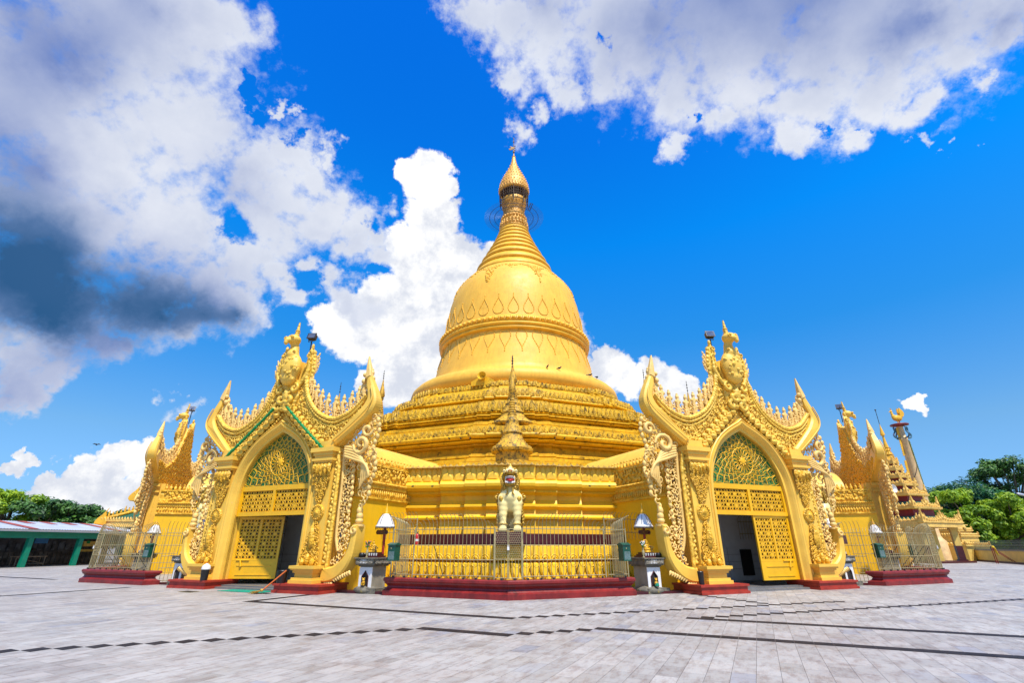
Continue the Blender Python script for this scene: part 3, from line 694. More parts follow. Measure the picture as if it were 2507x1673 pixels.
        # side wing: J-shaped board, pierced strip, hanging scroll
        J = spl([(3.3, .34), (3.75, .36), (4.25, .62), (4.6, 1.1), (4.72, 1.7), (4.74, 2.3)], 5) + spl([(4.5, 2.3), (4.46, 1.7), (4.3, 1.25), (3.95, .95), (3.6, .85), (3.3, .85)], 5)
        mb = MB(); mb.plate(mx(J, s), -.12, .45, .06); w = mb.build('side_wing', M['cream'], g)
        mb = MB()
        mb.tube([(s * 4.62, .15, 2.25), (s * 4.62, .15, 2.34)], .2, 8); mb.ell((s * 4.62, .15, 2.45), (.15, .15, .12)); mb.ell((s * 4.62, .15, 2.62), (.13, .13, .16)); mb.ell((s * 4.6, .15, 2.82), (.12, .12, .16)); mb.ell((s * 4.58, .15, 2.98), (.07, .07, .12))
        mb.curl(s * 4.62, 2.15, .16, PI / 2, s, -.1, .3)
        mb.build('finial', M['pale'], w)
        mb = MB()
        for i in range(12): mb.leaf(s * (3.5 + i * .095), .36 + .035 * i * (i > 3), .13, .2, -PI / 2 + s * .7, -.04, .05)
        mb.build('leaf_edge', M['pale'], w)
        mb = MB()
        S = [(3.52, 5.2), (3.62, 4.0), (3.66, 2.8), (3.7, 1.9), (3.85, 1.35), (3.6, 1.0), (3.9, .95), (4.3, 1.2), (4.42, 1.7), (4.25, 2.1), (4.12, 2.8), (4.15, 3.6), (4.1, 4.4), (3.9, 5.2), (3.75, 5.5)]
        for x, z in scatter(mx(S, s), .11, rg): mb.curl(x, z, .11, PI / 2 + rg.uniform(-1.1, 1.1), rg.choice((-1, 1)), .12 + rg.uniform(-.03, .03), .24, rg.uniform(.5, 1.0))
        mb.tube([(s * x, .1, z) for x, z in spl([(3.52, 5.1), (3.6, 4.0), (3.62, 2.8), (3.66, 1.9), (3.82, 1.4)], 4)], .06, 6)
        for i in range(15): mb.ell((s * (4.15 - .1 * abs(i - 7) / 7), .1, 1.9 + i * .22), (.07, .08, .1), 6, 4)
        mb.build('pierced_strip', M['pale'], w)
        mb = MB()
        H = [(4.95, 6.5), (5.05, 6.0), (4.85, 5.4), (5.0, 4.9), (5.15, 4.2), (4.95, 3.6), (4.75, 3.0), (4.6, 3.4), (4.5, 4.0), (4.3, 4.6), (4.05, 5.0), (3.55, 5.35), (3.9, 5.7), (4.4, 6.1)]
        for x, z in scatter(mx(H, s), .125, rg): mb.curl(x, z, .15, -PI / 2 - s * .5 + rg.uniform(-.7, .7), rg.choice((-1, 1)), .1 + rg.uniform(-.05, .05), .2, rg.uniform(.4, .8))
        for k in range(5):
            off = k * .1
            mb.tube([(s * x, .0 - .02 * k, z) for x, z in spl([(3.6 + off * .3, 5.3 - off), (4.2, 5.15 - off), (4.55 + off * .5, 4.7 - off * .4), (4.6 + off, 4.1), (4.55 + off * .8, 3.6 + off)], 5)], [.06] * 15 + [.05, .045, .04, .03, .02, .015], 6)
        mb.curl(s * 4.3, 5.35, .42, PI, s, .0, .2, 1.3, 7, 16); mb.curl(s * 4.75, 5.9, .28, 0, -s, .0, .25, 1.2, 7, 14)
        for i in range(14): mb.ell((s * (5.05 + .1 * sin(i * .9)), .1, 6.3 - i * .22), (.09, .08, .12), 7, 5)
        mb.tube([(s * 4.72, .1, 3.1), (s * 4.7, .1, 2.75)], [.06, .01], 6)
        mb.build('hanging_scroll', M['pale'], w)
    hintha(g)
    # apex face ornament
    mb = MB()
    mb.plate([(-.5, 7.3), (.5, 7.3), (.62, 7.8), (.5, 8.5), (0, 8.7), (-.5, 8.5), (-.62, 7.8)], -.14, .1, .06)
    for s in (1, -1):
        mb.curl(s * .22, 7.75, .3, PI / 2, s, -.2, .3, 1.2, 7, 14); mb.curl(s * .3, 7.3, .26, 0, -s, -.2, .32, 1.2, 7, 14); mb.curl(s * .42, 8.2, .24, PI / 2, -s, -.18, .3, 1.1, 7, 12)
        mb.tube([(s * .35, -.1, 8.0), (s * .75, -.08, 8.5), (s * .95, -.05, 9.0), (s * .85, 0, 9.5)], [.1, .1, .09, .05], 7)
    mb.leaf(0, 7.5, .5, .8, PI / 2, -.15, .15)
    mb.build('apex_ornament', M['carve'], g)
    # back of the gable: carved relief seen from behind
    mb = MB()
    B = [(-4.3, 6.7), (-2.8, 6.3), (-1.6, 7.1), (-1.0, 8.0), (-.6, 9.2), (0, 9.5), (.6, 9.2), (1.0, 8.0), (1.6, 7.1), (2.8, 6.3), (4.3, 6.7), (3.8, 5.9), (3.2, 5.35), (-3.2, 5.35), (-3.8, 5.9)]
    for x, z in scatter(B, .15, rg): mb.curl(x, z, .14, rg.uniform(0, 6), rg.choice((-1, 1)), .38, .28, 1.1, 4, 9)
    mb.build('back_relief', M['frieze'], g)
    # transom panels and tympanum
    mb = MB(); mb.box(-1.98, 1.98, .12, .26, 2.74, 2.9); mb.box(-1.98, 1.98, .12, .26, 3.76, 3.96); mb.box(-.07, .07, .12, .26, 2.9, 3.76)
    for s in (-1, 1): mb.box(*sorted((s * 1.98, s * 1.86)), .12, .26, 2.9, 3.76)
    tr = mb.build('transom', M['door'], g)
    for s in (-1, 1):
        mb = MB(); a, b = sorted((s * .07, s * 1.86)); panel_grid(mb, a, b, 2.9, 3.76, .18, .145); mb.build('fretwork_panel', M['door'], tr)
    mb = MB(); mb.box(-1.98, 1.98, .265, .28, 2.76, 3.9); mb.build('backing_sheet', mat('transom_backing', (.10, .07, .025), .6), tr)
    mb = MB(); lattice(mb, .16); ty = mb.build('tympanum_tracery', M['door'], g)
    h = [(x, z) for x, z in OPEN if z > 3.9]; h = [(1.98, 3.93)] + h
    P = h + mir(h)[::-1][1:]
    mb = MB(); n = len(P); mb.add([(x, .24, z) for x, z in P], [tuple(range(n))]); mb.build('green_glass', M['green'], ty)
    # corridor
    for s in (1, -1):
        mb = MB()
        a, b = sorted((s * 3.35, s * 3.7)); mb.box(a, b, .75, 9.5, 0, 4.1)
        co = mb.build('corridor_wall', M['wall'], g)
        mb = MB()
        a, b = sorted((s * 3.3, s * 3.78)); mb.box(a, b, .75, 7.5, 3.42, 3.5); mb.box(a, b, .75, 7.5, 3.86, 4.02)
        a, b = sorted((s * 3.34, s * 3.82)); mb.box(a, b, .75, 7.5, 4.02, 4.14)
        a, b = sorted((s * 3.3, s * 3.8)); mb.box(a, b, .75, 7.5, 4.78, 4.88)
        a, b = sorted((s * 3.3, s * 3.73)); mb.box(a, b, .75, 7.5, 3.5, 3.86); mb.box(a, b, .76, 7.49, 4.14, 4.78)
        for i in range(44):
            y = .85 + i * .15; mb.ell((s * 3.75, y, 3.68), (.05, .05, .13), 6, 5)
        for i in range(60):
            y = .85 + i * .11; mb.ell((s * 3.83, y, 4.08), (.04, .05, .05), 6, 4)
        for _ in range(190):
            y = rg.uniform(.9, 7.4); z = rg.uniform(4.2, 4.75); q = rg.uniform(.05, .1); mb.ell((s * 3.76, y, z), (.05, q, q * rg.uniform(.6, 1.4)), 6, 4)
        for i in range(26):
            y = 1.0 + i * .25; mb.ell((s * 3.72, y, 4.98), (.08, .09, .14), 6, 5); mb.ell((s * 3.72, y, 5.14), (.04, .05, .08), 6, 4)
        mb.build('frieze', M['frieze'], co)
    mb = MB(); rings = []
    for y in (2.0, 9.8): rings.append([(3.45 * cos(PI * i / 20), y, 4.8 + 1.55 * sin(PI * i / 20)) for i in range(21)])
    mb.loft(rings, closed=False, cap=False, smooth=True); mb.add(rings[0], [tuple(range(21))]); mb.box(-3.6, 3.6, .72, 2.02, 4.7, 4.82); mb.build('barrel_roof', M['cream'], g)
    # interior
    mb = MB(); mb.box(-3.3, -3.25, .8, 3.2, .12, 4.1); mb.box(3.25, 3.3, .8, 3.2, .12, 4.1); mb.box(-3.3, 3.3, 3.1, 3.2, .12, 4.1); mb.box(-3.3, 3.3, .8, 3.2, 4.1, 4.15)
    mb.box(-3.25, 3.25, 3.07, 3.1, 1.5, 1.56); mb.box(-3.25, 3.25, 3.07, 3.1, .12, .3)
    mb.build('inner_wall', M['inner'], g)
    mb = MB(); mb.box(1.95, 2.6, 3.04, 3.098, .32, 1.42); mb.build('opening_shade_panel', M['dark'], g)  # dark slab on the solid wall, painting the shade of an opening
    mb = MB()
    for i in range(6): mb.box(-3.2 + i * 1.1, -3.185 + i * 1.1, 3.09, 3.099, .3, 1.5)
    for z in (.6, .9, 1.2): mb.box(-3.25, 3.25, 3.092, 3.0985, z, z + .012)
    mb.build('tile_joints', M['plaster'], g)
    mb = MB(); mb.box(-3.3, 3.3, -.05, 9.4, 0, .12); mb.box(-1.92, 1.92, -.35, -.05, 0, .07); mb.build('threshold', M['floorin'], g)
    return g

def place_gate(g, k, label):
    a = R(-90 + k * 45 + 22.5)                           # outward direction
    g.location = (O.x + RG * cos(a), O.y + RG * sin(a), 0); g.rotation_euler = (0, 0, a + PI / 2 + R({1: 6, -2: -6}.get(k, 0)))
    tag(g, label, 'gate', 'carved entrance gates')
G0 = build_gate()
gates = {-1: G0}
for k in (0, -2, 1): gates[k] = copy_tree(G0)
place_gate(gates[-1], -1, 'carved cream gate left of the centre, with green garlands and a shadowed half-open door')
place_gate(gates[0], 0, 'carved cream gate right of the centre, with one sunlit yellow door leaf closed')
place_gate(gates[-2], -2, 'far left gate seen from behind, golden carved back and leaning horn')
place_gate(gates[1], 1, 'far right gate seen from behind, golden carved back beside the tiered pavilion')
# the doors differ
d = leaf_door(gates[0]); d.location = (1.98, .2, 0); d.scale = (-1, 1, 1)
d = leaf_door(gates[-1]); d.location = (-1.96, .34, 0); d.rotation_euler = (0, 0, R(22))
d['label'] = 'shadowed yellow door leaf swung inward'
# ---------------------------------------------------------------- corner frame: x tangential (right seen from outside), -y outward
def vframe(k, t=0.0, r=0.0, z=0.0):
    a = VD[k % 8]; e = Vector((cos(a), sin(a), 0)); tt = Vector((-sin(a), cos(a), 0))
    return O + e * r + tt * t + Vector((0, 0, z)), a + PI / 2
KS = (0, -1, 1); WHERE = {0: 'in the centre', -1: 'at the far left corner', 1: 'at the far right corner'}
def place(o, k, t, r, z=0.0, drz=0.0):
    p, rz = vframe(k, t, r, z); o.location = p; o.rotation_euler = (0, 0, rz + drz); return o

# ---------------------------------------------------------------- lion
def make_lion():
    g = thing('lion_statue', (0, 0, 0)); rg = random.Random(5)
    mb = MB()
    for s in (-1, 1):
        for z, r, x, y in ((.12, .17, .29, -.3), (.3, .155, .29, -.22), (.5, .15, .29, -.2), (.7, .185, .29, -.18), (.9, .21, .28, -.16), (1.1, .24, .26, -.14), (1.3, .25, .23, -.1)):
            mb.ell((s * x, y, z), (r, r * 1.05, r * 1.1), 12, 8)
        mb.ell((s * .29, -.36, .09), (.18, .26, .11), 12, 6)
        for q in (-1.5, -.5, .5, 1.5): mb.ell((s * .29 + q * .085, -.55, .08), (.05, .09, .08), 8, 6)
        # haunch, hind leg and paw
        mb.ell((s * .36, .62, .5), (.22, .42, .46), 12, 9); mb.ell((s * .42, .3, .1), (.14, .34, .1), 10, 6); mb.ell((s * .38, .35, .3), (.15, .2, .25), 10, 6)
    mb.ell((0, -.08, 1.35), (.38, .34, .46), 16, 12); mb.ell((0, .05, 1.1), (.33, .36, .36), 14, 10); mb.ell((0, .42, .95), (.34, .44, .4), 14, 10); mb.ell((0, .65, .5), (.34, .36, .45), 12, 9)
    mb.ell((0, -.12, 1.4), (.38, .34, .38), 16, 12); mb.ell((0, -.08, 1.7), (.29, .28, .3), 14, 10); mb.ell((0, -.1, 1.95), (.24, .26, .28), 14, 10)
    b = remesh(mb, 'body', M['ivory'], g, .04, 3)
    # head
    mb = MB(); mb.ell((0, -.12, 2.12), (.27, .3, .27), 14, 10); mb.ell((0, -.2, 2.3), (.2, .24, .17), 12, 8)
    mb.ell((0, -.42, 2.28), (.17, .2, .09), 12, 8); mb.ell((0, -.35, 1.88), (.17, .2, .07), 12, 8)
    for s in (-1, 1): mb.ell((s * .15, -.34, 2.02), (.06, .1, .16), 8, 6); mb.ell((s * .13, -.32, 2.42), (.08, .1, .05), 8, 6)
    mb.ell((0, -.1, 2.45), (.12, .14, .12)); mb.ell((0, -.08, 2.56), (.06, .08, .1))
    h = remesh(mb, 'head', M['lgold'], g, .025, 1)
    mb = MB(); mb.ell((0, -.5, 2.37), (.13, .12, .07), 10, 7); mb.ell((0, -.3, 2.46), (.07, .16, .05), 8, 5)
    for s in (-1, 1): mb.ell((s * .09, -.56, 2.33), (.07, .07, .06), 8, 6); mb.ell((s * .2, -.38, 2.33), (.055, .05, .07), 8, 6)
    mb.build('muzzle', M['ivory'], h)
    mb = MB(); mb.ell((0, -.47, 2.04), (.13, .07, .07), 10, 7); mb.ell((0, -.54, 2.0), (.075, .11, .045), 10, 6)
    for s in (-1, 1): mb.ell((s * .045, -.63, 2.33), (.025, .03, .028), 6, 5)
    mb.build('mouth', M['mouth'], h)
    mb = MB()
    for s in (-1, 1):
        for q in range(4):
            mb.tube([(s * (.03 + q * .04), -.54 + q * .02, 2.13), (s * (.03 + q * .04), -.55 + q * .02, 2.075 - (.03 if q == 3 else 0))], [.02, .01], 5)
            mb.tube([(s * (.03 + q * .04), -.53 + q * .02, 1.94), (s * (.03 + q * .04), -.54 + q * .02, 1.985 + (.03 if q == 3 else 0))], [.028, .012], 5)
    mb.tube([(-.15, -.42, 2.1), (-.1, -.54, 2.135), (0, -.58, 2.14), (.1, -.54, 2.135), (.15, -.42, 2.1)], .012, 6)
    mb.tube([(-.15, -.4, 1.97), (-.1, -.52, 1.93), (0, -.55, 1.92), (.1, -.52, 1.93), (.15, -.4, 1.97)], .012, 6)
    mb.build('teeth', M['white'], h)
    mb = MB()
    for s in (-1, 1): mb.ell((s * .205, -.42, 2.34), (.022, .03, .03), 6, 5)
    mb.build('eye', M['black'], h)
    # mane, collar, thigh flames
    mb = MB()
    for s in (-1, 1):
        for i in range(9):
            z = 1.78 + i * .085; x = .27 + .07 * sin(i * .7); mb.ell((s * x, -.2 + .02 * i, z), (.085, .11, .075), 8, 6); mb.curl(s * (x + .01), z, .07, rg.uniform(0, 6), s, -.31, .35)
        for i in range(7): mb.ell((s * (.2 + .02 * i), -.28 + .03 * i, 1.72 - i * .06), (.08, .09, .08), 8, 6)
        mb.ell((s * .36, -.1, 1.32), (.1, .18, .12), 8, 6); mb.leaf(s * .36, 1.4, .22, .34, -PI / 2, -.3, .07)
        mb.tube([(s * .04, -.4, 1.82), (s * .11, -.43, 1.74), (s * .12, -.45, 1.6), (s * .1, -.47, 1.5), (s * .18, -.45, 1.42)], [.035, .04, .04, .035, .02], 7)
        mb.tube([(s * .29 + .175 * cos(2 * PI * i / 14), -.22 + .18 * sin(2 * PI * i / 14), .3) for i in range(14)], .035, 6, closed=True)
        for i in range(10):
            z = .25 + i * .125; mb.ell((s * (.46 + .05 * sin(i * .8) + .012 * i), .1 + .02 * i, z), (.07, .2, .09), 8, 6)
        mb.curl(s * .56, 1.42, .13, PI / 2, s, .1, .35)
    for i in range(16): mb.ell((rg.uniform(-.16, .16), .1 - i * .01, 2.2 + .3 * rg.random()), .08, 7, 5)
    for s in (-1, 1):
        for i in range(12): mb.ell((s * (.25 + .015 * i), -.14 + .02 * i, 1.95 - i * .06), (.08, .12, .075), 8, 6)
        for i in range(9): mb.ell((s * (.43 + .012 * i), .05, 1.3 - i * .12), (.06, .18, .09), 8, 6)
    mb.build('mane', M['lgold'], b)
    mb = MB(); mb.tube([(0, .95, .15), (.1, 1.1, .5), (0, 1.05, 1.0), (-.05, .9, 1.5), (0, .75, 1.7)], [.08, .08, .09, .12, .03], 8); mb.build('tail', M['lgold'], b)
    for v in b.data.vertices: v.co.x *= 1.0 + .1 * max(0, min(1, (v.co.z - .9) / .4))
    for o in [h] + list(h.children):
        for v in o.data.vertices: v.co = (v.co.x * 1.22, -.15 + (v.co.y + .15) * 1.15, 2.12 + (v.co.z - 2.12) * 1.18)
    return g
LION = make_lion()
for k in KS:
    l = LION if k == 0 else copy_tree(LION)
    place(l, k, 0, 24.1, 2.09)
    tag(l, {0: 'ivory guardian lion with open red mouth facing the viewer, above the central railings', -1: 'guardian lion half hidden behind the left edge of the left gate', 1: 'guardian lion seen from the side past the right edge of the right gate'}[k], 'lion statue', 'guardian lions at the corners')
for k in ((-2, 2)): pass

# ---------------------------------------------------------------- red moulded plinth under each railing
PL = [(-4.4, 24.95), (-4.4, 26.55), (0, 28.3), (4.4, 26.55), (4.4, 24.95)]
PLC = [(-4.4, 25.9), (-4.4, 26.55), (0, 28.3), (4.4, 26.55), (4.4, 25.9), (0, 27.65)]
def inset(P, d, closed=False):
    out = []
    for i, p in enumerate(P):
        a = Vector(P[i - 1 if closed else max(0, i - 1)]); b = Vector(P[(i + 1) % len(P) if closed else min(len(P) - 1, i + 1)]); q = Vector(p)
        d1 = (q - a).normalized() if i or closed else (b - q).normalized(); d2 = (b - q).normalized() if i < len(P) - 1 or closed else d1
        n1 = Vector((d1.y, -d1.x)); n2 = Vector((d2.y, -d2.x)); m = (n1 + n2); m = m / max(.2, (1 + n1.dot(n2)))
        out.append((q.x + m.x * d, q.y + m.y * d))
    return out
def make_plinth():
    mb = MB(); rings = []
    for d, z in ((0, 0), (0, .16), (.03, .18), (.07, .2), (.12, .25), (.14, .3), (.1, .35), (.05, .38), (.04, .43), (.0, .46), (.0, .53), (.03, .56)):
        rings.append([(x, -y + 26, z) for x, y in inset(PLC, d, True)])
    mb.loft(rings)
    mb.build('plinth_moulding', M['red'], g := thing('railing_plinth', (0, 0, 0)))
    mb = MB()
    P = inset(PL, .12)[1:4]
    for a, b in zip(P, P[1:]):
        L = math.dist(a, b); m = int(L / .42)
        for j in range(m):
            t = (j + .5) / m; x = a[0] + (b[0] - a[0]) * t; y = -(a[1] + (b[1] - a[1]) * t) + 26; mb.box(x - .035, x + .035, y - .03, y + .03, .55, .62)
    mb.build('foot_bracket', M['iron'], g)
    return g
PLN = make_plinth()
for k in KS:
    p = PLN if k == 0 else copy_tree(PLN); place(p, k, 0, 26 + (.4 if k else 0))
    tag(p, 'dark red moulded concrete plinth carrying the railing ' + WHERE[k], 'plinth', 'red railing plinths')

# ---------------------------------------------------------------- curved-top railings
def bars(mb, a, b, z0, top, step=.15, outn=None, rad=.0095, lean=.28, rails=(), arc=.26):
    a = Vector(a); b = Vector(b); L = (b - a).length; m = max(2, round(L / step)); d = (b - a).normalized(); nn = outn or Vector((-d.y, d.x))
    for j in range(m + 1):
        t = j / m; c = a + d * (L * t); zt = top(t)
        pts = [(c.x, c.y, z0), (c.x, c.y, zt - arc)] + [(c.x + nn.x * lean * (1 - cos(u)), c.y + nn.y * lean * (1 - cos(u)), zt - arc + arc * sin(u)) for u in (.35, .75, 1.15, 1.5)]
        mb.tube(pts, rad, 4, cap=False)
    for z in rails: mb.tube([(a.x, a.y, z), (b.x, b.y, z)], .014, 4)
def make_railing():
    g = thing('railing', (0, 0, 0)); rg = random.Random(2)
    P = inset(PL, .2); F = [Vector((x, -y + 26)) for x, y in P]
    RL = (.66, 1.15, 1.6, 2.12)
    for s in (-1, 1):
        c = F[2]; e = F[3] if s > 0 else F[1]; q = F[4] if s > 0 else F[0]
        d = (e - c).normalized(); a = c + d * .5; mid = c + d * (c - e).length * .8
        nn = Vector((s * .383, -.924))
        mb = MB(); bars(mb, a, mid, .57, lambda t: 2.28 + .34 * sin(PI * min(1, t * 1.05)) ** .8 - (.1 if t > .97 else 0), .15, nn, rails=RL)
        mb.build('railing_panel', M['steel'], g)
        mb = MB(); bars(mb, mid + d * .1, e, .57, lambda t: 2.42 + .16 * t, .1, nn, rails=RL); mb.build('corner_panel', M['steel'], g)
        mb = MB(); q2 = Vector((q.x, q.y + 1.3)); q1 = e + Vector((0, .35)); bars(mb, q1, q2, .1, lambda t: 2.62 - .1 * t, .15, Vector((s * 1.0, 0)), rails=(.14,) + RL)
        mb.build('return_panel', M['steel'], g)
        for pp_ in (e, mid, a): mb = MB(); mb.tube([(pp_.x, pp_.y, .57), (pp_.x, pp_.y, 2.17)], .026, 6); mb.build('post', M['steel'], g)
        if 0: mb.tube([(e.x, e.y, .57), (e.x, e.y, 2.2)], .026, 6); mb.tube([(mid.x, mid.y, .57), (mid.x, mid.y, 2.15)], .026, 6); mb.tube([(a.x, a.y, .57), (a.x, a.y, 2.15)], .026, 6)
        for f in (.16, .58):
            mb = MB(); p0 = c + d * (4.6 * f + .15); mb.tube([(p0.x, p0.y, 1.6), (p0.x + s * (-.28 if f > .3 else .0) + s * (.02), p0.y + .9, .57)], .014, 5); mb.build('brace', M['iron'], g)
        # wrought iron gate leaf with a fish-scale net
        mb = MB(); d0 = d
        def W(u, z): return (c.x + d0.x * u, c.y + d0.y * u + .0, z)
        for u in (.02, .47): mb.tube([W(u, .6), W(u, 2.12)], .016, 5)
        for z in (.62, 1.17, 2.1): mb.tube([W(.02, z), W(.47, z)], .014, 4)
        for i in range(1, 4): mb.tube([W(.02 + i * .1125, .6), W(.02 + i * .1125, 1.17)], .011, 4)
        for j in range(13):
            z = 1.2 + j * .068
            for i in range(6):
                u = .06 + i * .068 + (.034 if j % 2 else 0)
                if u > .46: continue
                mb.tube([W(u - .034, z + .034), W(u - .026, z + .006), W(u, z - .012), W(u + .026, z + .006), W(u + .034, z + .034)], .0085, 3, cap=False)
        for i in range(9):
            u = .07 + i * .042; zz = 2.2 + .33 * sin(PI * (i / 8) * .5); mb.tube([W(u, 2.1), W(u, zz)], .008, 3)
            mb.tube([W(u + .03 * cos(q_), zz + .02 + .03 * sin(q_)) for q_ in (0, 1.2, 2.4, 3.6, 4.8)], .007, 3, closed=True)
        mb.build('gate_leaf', M['steel'], g)
    mb = MB(); mb.box(-.035, .035, F[2].y - .06, F[2].y - .02, 1.45, 1.55); mb.tube([(-.02, F[2].y - .04, 1.55), (-.02, F[2].y - .04, 1.6), (.02, F[2].y - .04, 1.6), (.02, F[2].y - .04, 1.55)], .008, 4); mb.build('padlock', M['white'], g)
    return g
RAIL = make_railing()
for k in KS:
    p = RAIL if k == 0 else copy_tree(RAIL); place(p, k, 0, 26 + (.4 if k else 0))
    tag(p, 'steel railing with outward curling bar tops around the lion ' + WHERE[k], 'railing', 'railings around the corner lions')
def make_ledge_rail(s):
    g = thing('ledge_railing', (0, 0, 0)); mb = MB()
    a, b = Vector((s * 3.9, 1.95)), Vector((s * 7.3, 3.36)); nn = Vector((s * .383, -.924))
    bars(mb, a, b, 1.84, lambda t: 2.88, .165, nn, rails=(2.1, 2.62), lean=.22, arc=.22); mb.build('bars', M['steel'], g)
    mb = MB(); mb.tube([(a.x, a.y, 2.04), (a.x, a.y, 2.66)], .03, 6); mb.build('post', M['steel'], g); return g
for k in KS:
    for s in (-1, 1):
        if k * s < 0 and False: continue
        r_ = place(make_ledge_rail(s) , k, 0, 25.7)
        side = 'left' if s < 0 else 'right'
        tag(r_, f'low curl-topped railing on the maroon ledge, {side} of the lion {WHERE[k]}', 'railing', 'low railings on the maroon ledge')

# ---------------------------------------------------------------- planetary post shrines
def ring(mb, cx, cy, z, r, t, n=20): mb.tube([(cx + r * cos(2 * PI * i / n), cy + r * sin(2 * PI * i / n), z) for i in range(n)], t, 5, closed=True)
def make_shrine():
    g = thing('planetary_shrine', (0, 0, 0)); rg = random.Random(9)
    mb = MB(); mb.ell((-.06, -.1, .1), (.52, .4, .17), 14, 8); mb.ell((.2, -.15, .1), (.3, .3, .14), 12, 7); mb.box(-.38, .55, -.42, .5, 0, .18)
    mb.build('rock_base', M['stone'], g)
    mb = MB(); mb.box(-.28, .27, -.3, .5, .15, .88); mb.build('pedestal', M['plaster'], pd := thing('pedestal_block', (0, 0, 0)) if False else g)
    mb = MB()
    for a, b in ((-.285, -.15), (.13, .275)): mb.box(a, b, -.33, -.3, .18, .86)
    mb.plate([(-.15, .86), (.13, .86), (.13, .58), (-.01, .76), (-.15, .58)], -.33, -.3, .003)
    mb.build('white_facing', M['white'], g)
    mb = MB(); mb.box(-.15, .13, -.302, -.3, .18, .72); ni = mb.build('niche', M['dark'], g)  # flat near-black sheet; the shade inside the recess is painted by its colour
    mb = MB(); mb.tube([(-.15, -.335, .2), (-.15, -.335, .56), (-.01, -.335, .74), (.13, -.335, .56), (.13, -.335, .2)], .022, 4); mb.build('niche_frame', M['maroon'], ni)
    mb = MB()
    for a, b, e in ((.88, .93, .06), (.93, .96, .12), (1.14, 1.18, .2)): mb.box(-.28 - e, .27 + e, -.3 - e, .5 + e, a, b)
    mb.box(-.42, .41, -.44, .64, .96, 1.14); tp = mb.build('table_top', M['stone'], g)
    mb = MB()
    for i in range(22): mb.m = Matrix.Identity(4); mb.curl(-.36 + (i % 11) * .07, 1.05 + (.03 if i > 10 else -.02), .05, rg.uniform(0, 6), 1, -.455, .3)
    mb.m = Matrix.Rotation(PI / 2, 4, 'Z')
    for i in range(26): mb.curl(-.34 + (i % 13) * .075, 1.05 + (.03 if i > 12 else -.02), .05, rg.uniform(0, 6), 1, -.425, .3)
    mb.m = Matrix.Identity(4)
    mb.build('scroll_frieze', M['plaster'], tp)
    mb = MB(); mb.box(-.2, .08, -.468, -.45, .99, 1.11); mb.build('plaque', M['white'], tp)
    mb = MB()
    for a, b, z0, z1 in ((-.36, .36, 1.18, 1.24), (-.3, .3, 1.24, 1.3), (-.24, .24, 1.3, 1.36)): mb.box(a, b, a * .5, b * .8, z0, z1)
    st = mb.build('altar_steps', M['maroon'], g)
    mb = MB()
    for i in range(6): mb.lathe([(.02, 1.24), (.032, 1.3), (.035, 1.33)], 8, c=(-.27 + i * .108, -.17))
    mb.build('offering_cups', M['white'], st)
    mb = MB(); mb.tube([(.2, .3, 1.18), (.2, .3, 2.36)], .05, 10); po = mb.build('red_post', M['brick'], g)
    mb = MB(); mb.lathe([(.35, 2.22), (.37, 2.26), (.35, 2.3), (.32, 2.34), (.28, 2.46), (.21, 2.6), (.13, 2.7), (.07, 2.73), (.02, 2.74)], 20, c=(.2, .3), cap=False); cn = mb.build('canopy', M['white'], g)
    mb = MB()
    for i in range(8):
        a = 2 * PI * i / 8; mb.tube([(.2 + r * cos(a), .3 + r * sin(a), z) for r, z in ((.33, 2.35), (.285, 2.47), (.215, 2.61), (.135, 2.71))], .009, 4)
    ring(mb, .2, .3, 2.24, .365, .014)
    for i in range(28):
        a = 2 * PI * i / 28; mb.tube([(.2 + .36 * cos(a), .3 + .36 * sin(a), 2.22), (.2 + .36 * cos(a), .3 + .36 * sin(a), 2.15)], .006, 3)
    mb.build('canopy_trim', M['iron'], cn)
    mb = MB(); mb.lathe([(.07, 2.72), (.075, 2.78), (.055, 2.8), (.06, 2.86), (.04, 2.9), (.03, 3.0), (.012, 3.12)], 12, c=(.2, .3)); mb.build('golden_finial', M['gold2'], cn)
    mb = MB(); mb.plate([(-.08, 1.98), (.38, 1.98), (.42, 2.03), (.42, 2.09), (.38, 2.14), (-.08, 2.14), (-.12, 2.09), (-.12, 2.03)], .18, .22, .01); sg_ = mb.build('name_board', M['maroon'], g)
    mb = MB()
    for i in range(6): mb.tube([(-.02 + i * .06 + .018 * cos(q), .175, 2.06 + .022 * sin(q)) for q in (.6, 1.7, 2.8, 3.9, 5.0)], .005, 3)
    for z in (2.0, 2.12): mb.tube([(-.08, .177, z), (.38, .177, z)], .004, 3)
    mb.build('round_script', M['gold2'], sg_)
    return g
SHR = make_shrine()
def buddha(mb, z0, s=1.0, x=0, y=0):
    mb.lathe([(.11 * s, z0), (.12 * s, z0 + .03 * s), (.09 * s, z0 + .05 * s)], 14, c=(x, y))
    mb.ell((x, y - .02 * s, z0 + .08 * s), (.115 * s, .08 * s, .035 * s), 12, 7); mb.ell((x, y, z0 + .15 * s), (.065 * s, .05 * s, .09 * s), 10, 8); mb.ell((x, y, z0 + .26 * s), (.036 * s, .036 * s, .045 * s), 10, 7)
    mb.ell((x, y, z0 + .19 * s), (.085 * s, .04 * s, .035 * s), 10, 6)
    for q in (-1, 1): mb.tube([(x + q * .08 * s, y, z0 + .19 * s), (x + q * .1 * s, y - .03 * s, z0 + .13 * s), (x + q * .04 * s, y - .07 * s, z0 + .1 * s)], [.022 * s, .02 * s, .015 * s], 6)
    mb.lathe([(.02 * s, z0 + .3 * s), (.012 * s, z0 + .33 * s), (.002, z0 + .38 * s)], 8, c=(x, y))
SPOT = []
